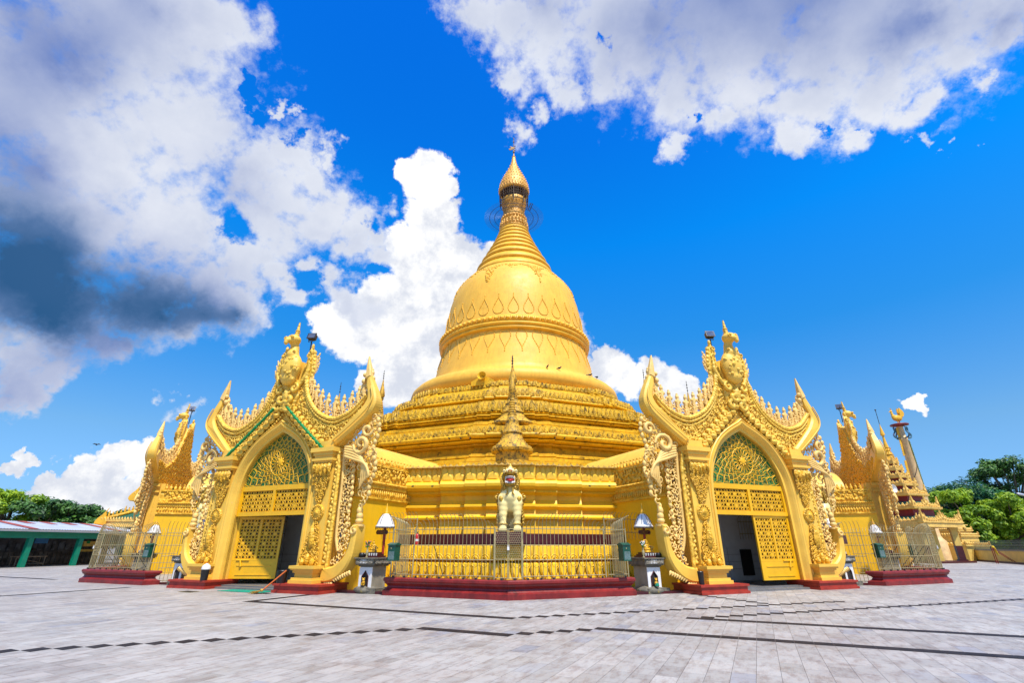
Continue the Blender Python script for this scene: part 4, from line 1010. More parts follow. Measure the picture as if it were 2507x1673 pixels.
for k in KS:
    for s in (-1, 1):
        g = SHR if (k, s) == (0, -1) else copy_tree(SHR)
        place(g, k, s * 5.1, 25.6, 0, s * R(22.5))
        if s > 0: pass
        side = 'left' if s < 0 else 'right'; wh = {0: f'just {side} of the central red plinth', -1: f'{side} of the far left corner railing', 1: f'{side} of the far right corner railing'}[k]
        tag(g, f'white pedestal shrine with niche and umbrella canopy, {wh}', 'shrine', 'planetary post shrines'); SPOT.append((g, k, s, wh))
def on_shrine(mb_or, name, matr, g, label, cat, group, dx=0, dy=0, fn=None):
    o = thing(name, g.location + Vector((cos(g.rotation_euler.z) * dx - sin(g.rotation_euler.z) * dy, sin(g.rotation_euler.z) * dx + cos(g.rotation_euler.z) * dy, 0)), g.rotation_euler.z, label, cat, group); return o
for g, k, s, wh in SPOT:
    side = 'left' if s < 0 else 'right'
    o = on_shrine(None, 'buddha_statue', None, g, f'golden seated buddha on the shrine {wh}', 'statue', 'altar statues', 0, -.04)
    mb = MB(); buddha(mb, 1.36, 1.25); mb.build('figure', M['carved'], o)
    if s > 0: mb = MB(); mb.tube([(.12 * cos(q), .06, 1.62 + .17 * sin(q)) for q in [PI * i / 8 - .5 for i in range(11)]], .02, 5); mb.build('halo_arch', M['carved'], o)
    if k == 0:
        o = on_shrine(None, 'niche_figure', None, g, f'tiny {"golden animal" if s < 0 else "green-robed"} figure in the shrine {wh}', 'figurine', 'niche figures', 0, -.4)
        mb = MB(); mb.ell((0, 0, .34), (.07, .05, .08)); mb.ell((0, -.01, .45), (.045, .04, .05)); mb.ell((-.04, -.01, .5), .02); mb.ell((.04, -.01, .5), .02); mb.tube([(-.05, -.04, .28), (-.05, -.05, .36)], .02, 6); mb.tube([(.05, -.04, .28), (.05, -.05, .36)], .02, 6)
        mb.build('body', M['carved'], o)
        if s > 0: mb = MB(); mb.lathe([(.08, .26), (.07, .33), (.055, .36)], 10, c=(0, -.03)); mb.build('robe', M['pgreen'], o)
        o = on_shrine(None, 'offering_bowl', None, g, f'black round bowl on the table of the shrine {wh}', 'bowl', 'alms bowls', -.36 if s < 0 else .38, -.2)
        mb = MB(); mb.lathe([(.05, 1.18), (.1, 1.2), (.125, 1.26), (.115, 1.31), (.09, 1.33), (.1, 1.345), (.08, 1.34), (.06, 1.24)], 18); mb.build('bowl', M['black'], o)
        o = on_shrine(None, 'flower_vase', None, g, f'silver vase holding {"magenta flowers" if s < 0 else "white flowers"} on the shrine {wh}', 'vase', 'flower vases', -.12 if s < 0 else -.3, -.22)
        mb = MB(); mb.lathe([(.045, 1.18), (.05, 1.2), (.02, 1.24), (.055, 1.32), (.05, 1.4), (.025, 1.46), (.045, 1.52)], 14); mb.build('vase', M['steel'], o)
        mb = MB(); mf = MB()
        for i in range(18):
            a = rnd.uniform(0, 2 * PI); q = rnd.uniform(.02, .12); z = 1.55 + rnd.uniform(.03, .2)
            mb.tube([(0, 0, 1.5), (q * cos(a), q * sin(a), z)], .006, 4); mb.ell((q * cos(a) * .8, q * sin(a) * .8, z - .04), (.03, .03, .02), 6, 4)
            mf.ell((q * cos(a), q * sin(a), z), (.022, .022, .018), 6, 4)
        mb.build('stems', M['leafg'], o); mf.build('petals', M['magenta'] if s < 0 else M['white'], o)
        o = on_shrine(None, 'potted_sprig', None, g, f'brown leafy sprig on the shrine {wh}', 'plant', 'altar sprigs', .16 if s < 0 else .14, -.12)
        mb = MB()
        for i in range(40):
            a = rnd.uniform(0, 2 * PI); q = rnd.uniform(0, .1); z = 1.4 + rnd.uniform(0, .18); mb.ell((q * cos(a), q * sin(a), z), (.02, .02, .014), 5, 4)
        mb.tube([(0, 0, 1.3), (0, 0, 1.5)], .012, 5); mb.build('leaves', M['dry'] if 'dry' in M else M.setdefault('dry', mat('dry_leaves', (.22, .14, .03), .7)), o)

# ---------------------------------------------------------------- donation boxes, extinguishers, bins, broom
def make_box():
    g = thing('donation_box', (0, 0, 0)); mb = MB(); mb.box(-.2, .2, -.16, .16, 0, .58); mb.box(-.23, .23, -.19, .19, .58, .61); mb.add([(-.23, -.19, .61), (.23, -.19, .61), (.23, .19, .61), (-.23, .19, .61), (-.23, 0, .68), (.23, 0, .68)], [(0, 1, 5, 4), (2, 3, 4, 5), (0, 4, 3), (1, 2, 5)])
    b = mb.build('cabinet', M['dgreen'], g)
    mb = MB(); mb.ell((-.02, -.165, .46), (.022, .015, .03)); mb.build('lock', M['steel'], b)
    mb = MB(); rg = random.Random(4)
    for j in range(7):
        x = -.14
        while x < .13: w = rg.uniform(.015, .04); mb.box(x, x + w, -.163, -.159, .06 + j * .043, .078 + j * .043); x += w + .014
    mb.build('white_lettering', mat('box_lettering', (.42, .5, .52), .5), b)
    mb = MB(); mb.tube([(.1, .16, .2), (.1, .3, .2)], .02, 6); mb.tube([(-.1, .16, .4), (-.1, .3, .4)], .02, 6); mb.build('bracket', M['iron'], b)
    return g
BOX = make_box(); first = True
for k in KS:
    for s in (-1, 1):
        b = BOX if first else copy_tree(BOX); first = False
        place(b, k, s * 4.02, 26.94, 1.1, s * R(28)); b.scale = (.82, .82, .86); side = 'left' if s < 0 else 'right'
        tag(b, f'green donation box on the {side} end of the railing {WHERE[k]}', 'donation box', 'green donation boxes')
def extinguisher(k, s):
    g = thing('fire_extinguisher', (0, 0, 0)); mb = MB(); mb.lathe([(.07, 0), (.075, .04), (.075, .3), (.06, .36), (.025, .39)], 14); mb.build('cylinder', M['mouth'], g)
    mb = MB(); mb.lathe([(.077, .12), (.077, .2)], 14, cap=False); mb.build('paper_band', M['white'], g)
    mb = MB(); mb.tube([(0, 0, .38), (0, 0, .44), (.06, 0, .46)], .015, 5); mb.tube([(0, 0, .42), (.09, 0, .36), (.09, 0, .15)], .01, 5); mb.build('valve', M['black'], g)
    place(g, k, s * 3.55, 25.35, 1.62); return g
tag(extinguisher(0, -1), 'red fire extinguisher with white band on the railing left of the central lion', 'extinguisher', 'fire extinguishers')
tag(extinguisher(1, -1), 'red fire extinguisher on the railing at the far right corner', 'extinguisher', 'fire extinguishers')

def gpos(k, x, y, z=0.0):
    g = gates[k]; a = g.rotation_euler.z; return g.location + Vector((cos(a) * x - sin(a) * y, sin(a) * x + cos(a) * y, z)), a
def bin_(k, x, y, z, label, white=True, r=.16):
    p, a = gpos(k, x, y, z); g = thing('waste_bin', p, a, label, 'bin', 'black bins on the gate plinths')
    mb = MB(); mb.lathe([(r * .8, 0), (r, .42), (r * 1.05, .43), (r * .95, .4), (r * .8, .05)], 16); mb.build('pail', M['black'], g)
    if white: mb = MB(); mb.lathe([(r * 1.04, .4), (r * 1.06, .44), (r * .85, .54), (.02, .62)], 16); mb.build('white_liner', M['white'], g)
bin_(-1, -2.02, -.72, .31, 'black pail with white lid on the plinth left of the left gate door')
bin_(-1, 1.98, -.62, .31, 'open black pail on the plinth right of the left gate door', False, .2)
bin_(0, -3.7, -.55, .31, 'small black pot on the plinth left of the right gate', False, .11)
p, a = gpos(-1, 2.3, -.95); g = thing('broom', p, a, 'orange handled straw broom leaning on the red plinth of the left gate', 'broom')
mb = MB(); mb.tube([(-.45, -.35, .1), (.1, .1, .75)], .025, 8); mb.build('handle', M['orange'], g)
mb = MB(); rg = random.Random(1)
for i in range(60): mb.tube([(-.43, -.33, .12), (-.75 + rg.uniform(-.08, .12), -.45 + rg.uniform(-.15, .15), rg.uniform(.01, .08))], [.01, .005], 3)
mb.ell((-.45, -.35, .12), (.06, .05, .05)); mb.build('bristles', M['straw'], g)
p, a = gpos(-1, .55, -.75, .006); g = thing('door_mat', p, a, 'thin green mat on the paving before the left gate doorway', 'mat')
mb = MB(); mb.box(-1.2, 1.0, -.35, .35, 0, .012); mb.build('mat', M['mat_g'], g)
p, a = gpos(-1, -1.3, -1.75, .005); g = thing('floor_drain', p, a, 'rectangular dark floor grate in the paving before the left gate', 'drain')
mb = MB(); mb.box(-.35, .35, -.2, .2, 0, .006)
mb.build('frame', M['steel'], g); mb = MB()
for i in range(14): mb.box(-.32 + i * .046, -.3 + i * .046, -.17, .17, .006, .012)
mb.build('grate', M['iron'], g)
# notice stand inside the left gate
p, a = gpos(-1, .75, 1.6, .12); g = thing('notice_stand', p, a - R(10), 'framed notice on a grey wooden easel inside the left gate doorway', 'notice stand')
mb = MB(); mb.box(-.42, .42, -.03, .03, .95, 1.85); mb.build('frame', M['black'], g)
mb = MB(); mb.box(-.36, .36, -.036, -.03, 1.02, 1.79); n_ = mb.build('notice', mat('notice_paper', (.48, .58, .50), .5), g)
mb = MB()
for j in range(9):
    x = -.3
    while x < .05: w = rg.uniform(.03, .08); mb.box(x, x + w, -.039, -.037, 1.2 + j * .05, 1.222 + j * .05); x += w + .02
mb.box(.08, .3, -.039, -.037, 1.15, 1.65); mb.build('printed_lines', mat('notice_ink', (.2, .16, .2), .6), n_)
mb = MB()
for s in (-1, 1): mb.tube([(s * .38, 0, 0), (s * .3, 0, 1.0)], .035, 5); mb.tube([(s * .36, .4, 0), (s * .3, .02, .9)], .025, 5)
mb.build('easel', M['plaster'], g)

# ---------------------------------------------------------------- garlands and floodlights on the gates
for s in (-1, 1):
    p, a = gpos(-1, 0, 0); g = thing('garland', p, a, f'green leaf garland on the {"left" if s < 0 else "right"} slope of the left gate gable', 'garland', 'green garlands')
    mb = MB(); n = 44
    for i in range(n):
        t = i / (n - 1); x = s * (.42 + 2.35 * t); z = 7.2 - 1.95 * t ** .95; sg2 = .03 + .025 * abs(sin(i * .9))
        mb.ell((x, -.38, z), (sg2 * 1.3, .07, sg2 * 1.2), 7, 5); mb.leaf(x, z, .07, .11, rnd.uniform(0, 6), -.4, .03)
    mb.build('leaves', M['garl'], g)
def flood(k, x, z, yaw, label, y=.25):
    p, a = gpos(k, x, y, z); g = thing('floodlight', p, a, label, 'floodlight', 'floodlights on the gate tops')
    mb = MB(); mb.tube([(0, 0, -1.1), (0, 0, -.2)], .03, 5); mb.tube([(-.2, 0, .05), (-.2, 0, -.18), (.2, 0, -.18), (.2, 0, .05)], .02, 4); mb.build('yoke', M['iron'], g)
    mb = MB(); mb.m = Matrix.Rotation(yaw, 4, 'Z') @ Matrix.Rotation(R(-20), 4, 'X')
    mb.box(-.18, .18, -.08, .1, -.1, .17); mb.box(-.21, .21, -.12, -.08, -.13, .2); mb.build('lamp_housing', M['black'], g)
    mb = MB(); mb.m = Matrix.Rotation(yaw, 4, 'Z') @ Matrix.Rotation(R(-20), 4, 'X'); mb.box(-.16, .16, -.127, -.121, -.1, .17); mb.build('glass', mat('lamp_glass', (.08, .1, .16), .15), g)
flood(-1, .5, 10.75, R(20), 'black floodlight at the crest bird of the left gate')
flood(0, -.55, 10.75, R(-20), 'black floodlight at the crest bird of the right gate')
flood(-2, .55, 10.9, R(100), 'black floodlight at the top of the far left gate')
flood(1, -.55, 10.9, R(-100), 'black floodlight at the top of the far right gate')
# loudspeaker horn under the bell
p = at_oct(9.9, -103.5) + Vector((0, 0, 13.5)); g = thing('loudspeaker', p, R(-13.5), 'yellow painted loudspeaker horn below the left side of the bell', 'loudspeaker')
mb = MB(); mb.m = Matrix.Rotation(R(75), 4, 'X')
mb.lathe([(.08, -.3), (.12, 0), (.26, .35), (.36, .5), (.33, .48), (.1, .1)], 20); mb.build('horn', M['terr'], g)
mb = MB(); mb.box(-.9, .9, -.25, .25, -.6, -.25); mb.plate([(-.9, -.25), (.9, -.25), (.3, .12), (-.3, .12)], -.2, .2, .02); mb.build('bracket', M['terr'], g)
# pigeons
def bird(p, rz, label, fly=False):
    g = thing('bird', p, rz, label, 'bird', 'birds'); mb = MB()
    mb.ell((0, 0, .12), (.07, .16, .075), 10, 7); mb.ell((0, -.15, .2), .05, 8, 6); mb.tube([(0, -.19, .2), (0, -.25, .19)], [.015, .003], 5); mb.tube([(0, .1, .12), (0, .32, .08)], [.04, .03], 6, flat=.4)
    for s in (-1, 1):
        if fly: mb.tube([(s * .03, 0, .14), (s * .2, -.05, .22), (s * .42, .08, .18)], [.06, .07, .01], 6, flat=.3)
        else: mb.tube([(s * .03, -.01, .09), (s * .03, -.01, 0)], .008, 4)
    mb.build('body', M['black'], g)
for i, (r_, an, z) in enumerate(((9.5, -73.5, 14.56), (9.55, -67.5, 14.52), (9.6, -49, 14.48), (9.6, -43.5, 14.48))):
    bird(at_oct(r_, an) + Vector((0, 0, z)), R(20 + 40 * i), ['black bird at left of the four perched on the bell foot right of centre', 'black bird second from left on the bell foot right of centre', 'third black bird along the bell foot, near the right edge', 'rightmost black bird perched on the bell foot'][i])
bird(Vector((-52, 60, 13.0)), .5, 'tiny dark bird flying left of the left pavilion, before the white cloud', True)
bird(Vector((-34, 50, 10.6)), 1.5, 'tiny dark bird flying just left of the left pavilion roof', True)
# ---------------------------------------------------------------- the paved platform
def ground_mat():
    m = bpy.data.materials.new('marble_paving'); m.use_nodes = True; nt = m.node_tree; N = nt.nodes; L = nt.links; b = N['Principled BSDF']
    tc = N.new('ShaderNodeTexCoord'); mp = N.new('ShaderNodeMapping'); mp.inputs['Rotation'].default_value = (0, 0, R(-(90 - TILE_A))); L.new(tc.outputs['Object'], mp.inputs[0])
    br = N.new('ShaderNodeTexBrick'); br.offset = .5; br.inputs['Scale'].default_value = 1; br.inputs['Brick Width'].default_value = .61; br.inputs['Row Height'].default_value = .305
    br.inputs['Mortar Size'].default_value = .0035; br.inputs['Mortar Smooth'].default_value = .3; br.inputs['Bias'].default_value = 0
    br.inputs['Color1'].default_value = (.405, .385, .35, 1); br.inputs['Color2'].default_value = (.315, .30, .272, 1); br.inputs['Mortar'].default_value = (.10, .09, .08, 1)
    L.new(mp.outputs[0], br.inputs[0])
    def noise_(scale, sc3=(1, 1, 1), detail=8, rg=.62):
        q = N.new('ShaderNodeMapping'); q.inputs['Scale'].default_value = sc3; L.new(mp.outputs[0], q.inputs[0])
        n = N.new('ShaderNodeTexNoise'); n.inputs['Scale'].default_value = scale; n.inputs['Detail'].default_value = detail; n.inputs['Roughness'].default_value = rg; L.new(q.outputs[0], n.inputs[0]); return n.outputs['Fac']
    def ramp(f, a, c, lo=0.0, hi=1.0):
        r = N.new('ShaderNodeMapRange'); r.inputs[1].default_value = a; r.inputs[2].default_value = c; r.inputs[3].default_value = lo; r.inputs[4].default_value = hi; L.new(f, r.inputs[0]); return r.outputs[0]
    def mul(a, f, col):
        x = N.new('ShaderNodeMix'); x.data_type = 'RGBA'; x.blend_type = 'MULTIPLY'; L.new(f, x.inputs[0]); L.new(a, x.inputs[6]); x.inputs[7].default_value = col + (1,); return x.outputs[2]
    c = br.outputs['Color']
    c = mul(c, ramp(noise_(2.6, (1, 2.4, 1), 8, .75), .47, .62, 0, .95), (.70, .62, .59))       # brown veining across the tile
    c = mul(c, ramp(noise_(.35), .45, .65, 0, .7), (.84, .80, .79))
    c = mul(c, ramp(noise_(.12, (1, 1, 1), 6), .45, .62, 0, .8), (.90, .87, .87))
    c = mul(c, ramp(noise_(9, (1, 2, 1), 6, .8), .58, .75, 0, .55), (.6, .55, .52))
    # a few tiles of bluish or darker stone
    fl = N.new('ShaderNodeVectorMath'); fl.operation = 'DIVIDE'; fl.inputs[1].default_value = (.61, .305, 1); L.new(mp.outputs[0], fl.inputs[0])
    f2 = N.new('ShaderNodeVectorMath'); f2.operation = 'FLOOR'; L.new(fl.outputs[0], f2.inputs[0])
    wn = N.new('ShaderNodeTexWhiteNoise'); wn.noise_dimensions = '2D'; L.new(f2.outputs[0], wn.inputs[0])
    c = mul(c, ramp(wn.outputs['Value'], .93, .96, 0, .7), (.70, .76, .92)); c = mul(c, ramp(wn.outputs['Value'], .07, .03, 0, .5), (.66, .62, .60))
    L.new(c, b.inputs['Base Color'])
    L.new(ramp(noise_(1.3), .3, .7, .42, .72), b.inputs['Roughness'])
    bp = N.new('ShaderNodeBump'); bp.inputs['Strength'].default_value = .5; bp.inputs['Distance'].default_value = .006; bp.invert = True
    L.new(br.outputs['Fac'], bp.inputs['Height']); b2 = N.new('ShaderNodeBump'); b2.inputs['Strength'].default_value = .25; b2.inputs['Distance'].default_value = .01; L.new(noise_(5), b2.inputs['Height']); L.new(bp.outputs[0], b2.inputs['Normal']); L.new(b2.outputs[0], b.inputs['Normal'])
    return m
TILE_A = 24.3
mb = MB(); mb.add([(-1500, -1500, 0), (1500, -1500, 0), (1500, 1500, 0), (-1500, 1500, 0)], [(0, 1, 2, 3)])
tag(mb.build('plaza_floor', ground_mat()), kind='structure')
E1 = Vector((cos(R(TILE_A)), -sin(R(TILE_A)))); E2 = Vector((sin(R(TILE_A)), cos(R(TILE_A)))); TS = .305
BAND = mat('dark_paving', (.028, .022, .022), .65, 0, spec=.2, vary=.35, vscale=2.5, bump=.1)
def snap(x, y):
    p = Vector((x, y)); return round(p.dot(E1) / TS), round(p.dot(E2) / TS)
def tiles(mb, cells, z=.004):
    for i, j in cells:
        g_ = .004; q = [E1 * ((i + a) * TS + (g_ if a == 0 else -g_)) + E2 * ((j + b) * TS + (g_ if b == 0 else -g_)) for a, b in ((0, 0), (1, 0), (1, 1), (0, 1))]
        mb.add([(p.x, p.y, z) for p in q], [(0, 1, 2, 3)])
def line_e1(i0, i1, j): return [(i, j) for i in range(min(i0, i1), max(i0, i1) + 1)]
def chain(i0, j0, n, di, dj): return [(i0 + di * k, j0 + dj * k) for k in range(n)]
cells = []
# inner ring: one straight run along the left side, one stepped run along the right side
a = snap(-8.3, 16.74); b = snap(-.16, 13.19)
cells += line_e1(a[0], b[0], b[1]); cells += chain(b[0] + 1, b[1] + 1, 25, 1, 1)
cells += [(a[0], b[1] + k) for k in range(0, 9)]
# outer ring
a = snap(-1.8, 11.57); b = snap(-.13, 10.78)
cells += line_e1(a[0], b[0], b[1]); cells += chain(a[0] - 1, b[1] - 1, 22, -1, -1); cells += chain(b[0] + 1, b[1] + 1, 4, 1, 1)
c0 = (b[0] + 5, b[1] + 5); cells += line_e1(c0[0], c0[0] + 46, c0[1]); cells += [(c0[0], c0[1] - 0)]
d0 = snap(4.14, 13.19); cells += line_e1(d0[0], d0[0] + 40, d0[1]); cells += chain(d0[0] + 1, d0[1] + 1, 42, 1, 1)
e0 = snap(6.3, 19.2); cells += chain(e0[0], e0[1], 6, 1, -1) + chain(e0[0] + 6, e0[1] - 6, 3, 1, -1)
l0 = snap(-17.6, 18.2); cells += line_e1(l0[0] - 34, l0[0], l0[1]); cells += [(l0[0], l0[1] + k) for k in range(1, 14)]
l1 = snap(-30, 30); cells += line_e1(l1[0] - 30, l1[0] + 24, l1[1]); cells += line_e1(l1[0] - 30, l1[0] + 10, l1[1] - 14)
r1 = snap(26, 22); cells += line_e1(r1[0], r1[0] + 30, r1[1]); r2 = snap(34, 38); cells += line_e1(r2[0] - 20, r2[0] + 30, r2[1])
mb = MB(); tiles(mb, set(cells)); tag(mb.build('paving_band', BAND), kind='structure')
p, a = gpos(-1, 1.75, -1.15, .008); mb = MB(); mb.box(-.5, .3, -.12, .12, 0, .006); g = mb.build('drain_slab', M['iron']); g.location = p; g.rotation_euler.z = a; tag(g, kind='structure')
# a low red kerb joins plinths and gates round the octagon
for k in KS:
    for s in (-1, 1):
        a0, rz = vframe(k, 0, 0, 0); mb = MB()
        x0, y0, x1, y1 = s * 4.3, -26.2, s * 7.6, -24.95
        nn = Vector((s * .36, -.93)) * .14
        mb.add([(x0 - nn.x, y0 - nn.y, 0), (x1 - nn.x, y1 - nn.y, 0), (x1 + nn.x, y1 + nn.y, 0), (x0 + nn.x, y0 + nn.y, 0), (x0 - nn.x, y0 - nn.y, .09), (x1 - nn.x, y1 - nn.y, .09), (x1 + nn.x, y1 + nn.y, .09), (x0 + nn.x, y0 + nn.y, .09)], [(4, 5, 6, 7), (0, 1, 5, 4), (3, 7, 6, 2), (0, 4, 7, 3), (1, 2, 6, 5), (0, 3, 2, 1)])
        o = mb.build('kerb', M['maroon']); o.location = (O.x, O.y, 0); o.rotation_euler.z = rz; tag(o, kind='structure')

# ---------------------------------------------------------------- tiered pavilion on the right
PAV = Vector((41.3, 54.9, 0)); PR = math.atan2(-.8, -.6) + R(15)
PVR = mat('pavilion_red', (.30, .012, .018), .5, 0, vary=.2)
def sq(D, z, n=1): return [(D * cos(PI / 2 * i), D * sin(PI / 2 * i), z) for i in range(4)]
def gable_fringe(mb, D, z, h, rg, n=17):
    """pierced flame fringe standing on a square eave, taller at corners and middles"""
    for i in range(4):
        a = Vector(sq(D, z)[i]); b = Vector(sq(D, z)[(i + 1) % 4]); d = (b - a)
        L = d.length; d.normalize(); nn = Vector((d.y, -d.x, 0)); m = max(5, int(n * D / 4.45) | 1)
        for j in range(m):
            t = (j + .5) / m; e = abs(t - .5) * 2; hh = h * (.45 + .75 * max(0, 1 - e * 3.2) + 1.0 * max(0, (e - .72) / .28)); c = a + d * (L * t); w = L / m * .62
            lean = (t - .5) * .5 * hh * (e > .7)
            hh *= 1.55; vs = [tuple(c - d * w + nn * .03), tuple(c + d * w + nn * .03), tuple(c + d * (w * .5 + lean * .5) + Vector((0, 0, hh * .5)) + nn * .05), tuple(c + d * lean + Vector((0, 0, hh))), tuple(c + d * (-w * .5 + lean * .5) + Vector((0, 0, hh * .5)) + nn * .05)]
            vb = [(x - nn.x * .12, y - nn.y * .12, z_) for x, y, z_ in vs]
            mb.add(vs + vb, [(0, 1, 2, 3, 4), (9, 8, 7, 6, 5)] + [(q, q + 5, (q + 1) % 5 + 5, (q + 1) % 5) for q in range(5)])
            mb.ell(tuple(c + nn * .02 + Vector((0, 0, hh * .35))), (w * .5, w * .5, hh * .2), 6, 4)
g = thing('tiered_pavilion', PAV, PR, 'small square pavilion with red and gold tiered roof and slim spire, on the right', 'pavilion'); rg = random.Random(8)
mb = MB(); mb.loft([sq(4.6, 0), sq(4.6, .16)]); mb.build('floor_slab', M['maroon'], g)
mb = MB(); mb.loft([sq(4.5, 3.25), sq(4.5, 3.62), sq(4.62, 3.66), sq(4.62, 3.78), sq(4.3, 3.8)])
for i in range(4):
    x, y, z = sq(4.5, 0)[i]; mb.ell((x, y, 3.2), (.16, .16, .3), 8, 6)
ev = mb.build('eave', M['pcream'], g)
mb = MB(); gable_fringe(mb, 4.5, 3.75, .62, rg); mb.build('eave_fringe', M['pcream'], ev)
for i in range(4):
    x, y, z = sq(3.5, 0)[i]; mb = MB(); mb.box(x - .26, x + .26, y - .26, y + .26, 1.55, 3.3); mb.box(x - .34, x + .34, y - .34, y + .34, 3.0, 3.25); c_ = mb.build('column', M['bwall'], g)
    mb = MB(); mb.box(x - .27, x + .27, y - .27, y + .27, .3, 1.55); mb.box(x - .36, x + .36, y - .36, y + .36, .16, .3); mb.build('red_base', M['maroon'], c_)
mb = MB(); mb.box(-1.6, 1.6, -1.6, 1.6, .16, 3.3); mb.build('inner_shrine_wall', M['bwall'], g)
TI = [(3.7, 4.45, 4.45, 3.1), (5.2, 3.05, 5.2, 2.4), (6.55, 2.35, 6.55, 1.75), (7.6, 1.75, 7.6, 1.3), (8.45, 1.3, 8.45, .95), (9.25, .95, 9.25, .7), (10.0, .7, 10.0, .5)]
for i, (z, D, _, d2) in enumerate(TI[:-1]):
    nz = TI[i + 1][0]; nD = TI[i + 1][1]; h = nz - z
    mb = MB(); mb.loft([sq(D * .93, z), sq(nD * .98, z + h * .42)], cap=False); rf = mb.build('roof', M['roofgreen'], g)
    mb = MB(); mb.loft([sq(nD * .8, z + h * .3), sq(nD * .8, nz)], cap=False); mb.build('red_storey', PVR, g)
    mb = MB(); mb.loft([sq(nD * 1.0, nz - .22), sq(nD * 1.06, nz - .16), sq(nD * 1.08, nz + .05), sq(nD * .95, nz + .07)]); mb.build('upper_eave', M['pcream'], g)
    mb = MB(); gable_fringe(mb, nD * 1.0, nz + .02, .62 if i < 2 else .46, rg); mb.build('fringe', M['pcream'], g)
mb = MB(); mb.lathe([(.48, 10.0), (.44, 10.3), (.3, 10.8), (.42, 10.85), (.36, 11.0), (.24, 11.15), (.3, 11.3), (.2, 11.5), (.24, 11.6), (.15, 12.2), (.09, 12.9), (.22, 13.0), (.21, 13.15), (.13, 13.6), (.05, 14.0), (.02, 14.3)], 10, smooth=False)
for z in (10.9, 11.35):
    for i in range(10): mb.leaf(.34 * cos(i * .63), z, .14, .32, PI / 2, .34 * sin(i * .63), .03)
mb.build('spire', M['gold2'], g)
mb = MB(); mb.tube([(0, 0, 14.2), (0, 0, 15.9)], .03, 5)
for z in (15, 15.3, 15.6): mb.tube([(-.12, 0, z + .08), (0, 0, z), (.12, 0, z + .08)], .02, 4)
mb.ell((0, 0, 15.9), .09); mb.build('vane_rod', M['iron'], g)
mb = MB(); mb.m = Matrix.Translation((-.5, 2.35, 6.35)) @ Matrix.Rotation(R(60), 4, 'Z') @ Matrix.Rotation(R(80), 4, 'Y')
g2 = thing('loudspeaker', PAV + Vector((-2.1, -1.6, 7.0)), 0, 'white loudspeaker horn mounted on the tiered pavilion roof', 'loudspeaker')
mb = MB(); mb.m = Matrix.Rotation(R(20), 4, 'Z') @ Matrix.Rotation(R(85), 4, 'X'); mb.lathe([(.05, -.4), (.1, 0), (.3, .35), (.42, .45), (.4, .44), (.1, .1)], 18); mb.build('horn', M['white'], g2)
mb = MB(); mb.box(-.12, .12, 0, .5, -.15, .15); mb.build('driver', M['tin'], g2)
# slim finial standing on the eave corner
# pillar with the sacred bird
g = thing('bird_pillar', (47.5, 60, 0), 0, 'tall pink pillar with wound cable and yellow side pennants behind the tiered pavilion', 'pillar')
mb = MB(); mb.lathe([(1.0, 0), (1.0, 2.0), (.75, 2.3), (.62, 2.6), (.55, 6), (.38, 13.4), (.42, 13.45), (.42, 13.7), (.33, 13.75), (.3, 15.2)], 20); mb.build('shaft', M['pink'], g)
mb = MB(); mb.tube([((.60 - .014 * i) * cos(i * .55), (.60 - .014 * i) * sin(i * .55), 5.5 + i * .5) for i in range(17)], .035, 5); mb.build('cable', M['iron'], g)
mb = MB(); mb.tube([(.5, -.25, 5), (.42, -.2, 13.4)], .07, 6)
for i in range(34): mb.ell((.56 - .003 * i, -.2, 5.2 + i * .24), (.09, .05, .1), 6, 4)
mb.build('green_side_strip', mat('strip_green', (.16, .2, .03), .6, vary=.4), g)
for nm, z0, z1, x0, x1 in (('pennant', 8.0, 11.0, -.75, -.66), ('pennant', 11.6, 15.0, -.55, -.42)):
    mb = MB(); mb.plate([(x0 - .1, z0), (x0 + .12, z0), (x1 + .14, z1), (x1 - .1, z1)], -.06, .02, .01)
    for i in range(int((z1 - z0) / .28)): t = i * .28 / (z1 - z0); mb.ell((x0 - .12 + (x1 - x0) * t, -.02, z0 + i * .28), (.06, .05, .08), 6, 4)
    mb.build(nm, M['gold2'], g)
mb = MB(); mb.lathe([(.3, 15.1), (.95, 15.25), (.98, 15.38), (.9, 15.42), (.1, 15.43)], 20); mb.build('platform', M['red'], g)
mb = MB()
for a in (0, PI / 2, PI, 3 * PI / 2):
    c, s = cos(a), sin(a); mb.tube([(q * c, q * s, z) for q, z in spl([(.4, 13.7), (.9, 13.75), (1.05, 14.1), (.8, 14.5), (.85, 14.9), (.75, 15.1)], 4)], .09, 6)
mb.build('naga_bracket', mat('naga_blue', (.05, .16, .22), .5, vary=.5, vscale=4, stain=(.3, .03, .08), stain_amt=.5, stain_scale=2), g)
h_ = thing('sacred_bird_statue', (47.5, 60, 15.43), 0, 'golden bird statue with raised wing standing on top of the tall pillar', 'statue')
mb = MB(); mb.ell((0, 0, .75), (.62, .3, .4), 14, 9); mb.ell((-.4, 0, .95), (.25, .2, .3), 10, 7); mb.ell((-.5, 0, 1.3), (.15, .14, .25), 9, 7); mb.ell((-.52, 0, 1.6), (.17, .15, .16), 9, 7); mb.tube([(-.6, 0, 1.58), (-.85, 0, 1.5)], [.08, .02], 6)
mb.ell((.5, 0, 1.05), (.22, .16, .4), 10, 7)
mb.tube([(-.15, -.1, .5), (-.12, -.1, 0)], [.08, .05], 6); mb.tube([(.2, .1, .5), (.22, .1, 0)], [.08, .05], 6)
remesh(mb, 'body', M['gold2'], h_, .05, 1)
mb = MB(); mb.plate([(.25, .8), (.7, .9), (.9, 1.3), (.82, 1.6), (.55, 1.95), (.38, 2.05), (.3, 1.6), (.32, 1.2)], -.22, -.12, .03); mb.plate([(.25, .8), (.7, .9), (.9, 1.3), (.82, 1.6), (.55, 1.95), (.38, 2.05), (.3, 1.6), (.32, 1.2)], .12, .22, .03); mb.build('raised_wing', M['gold2'], h_)
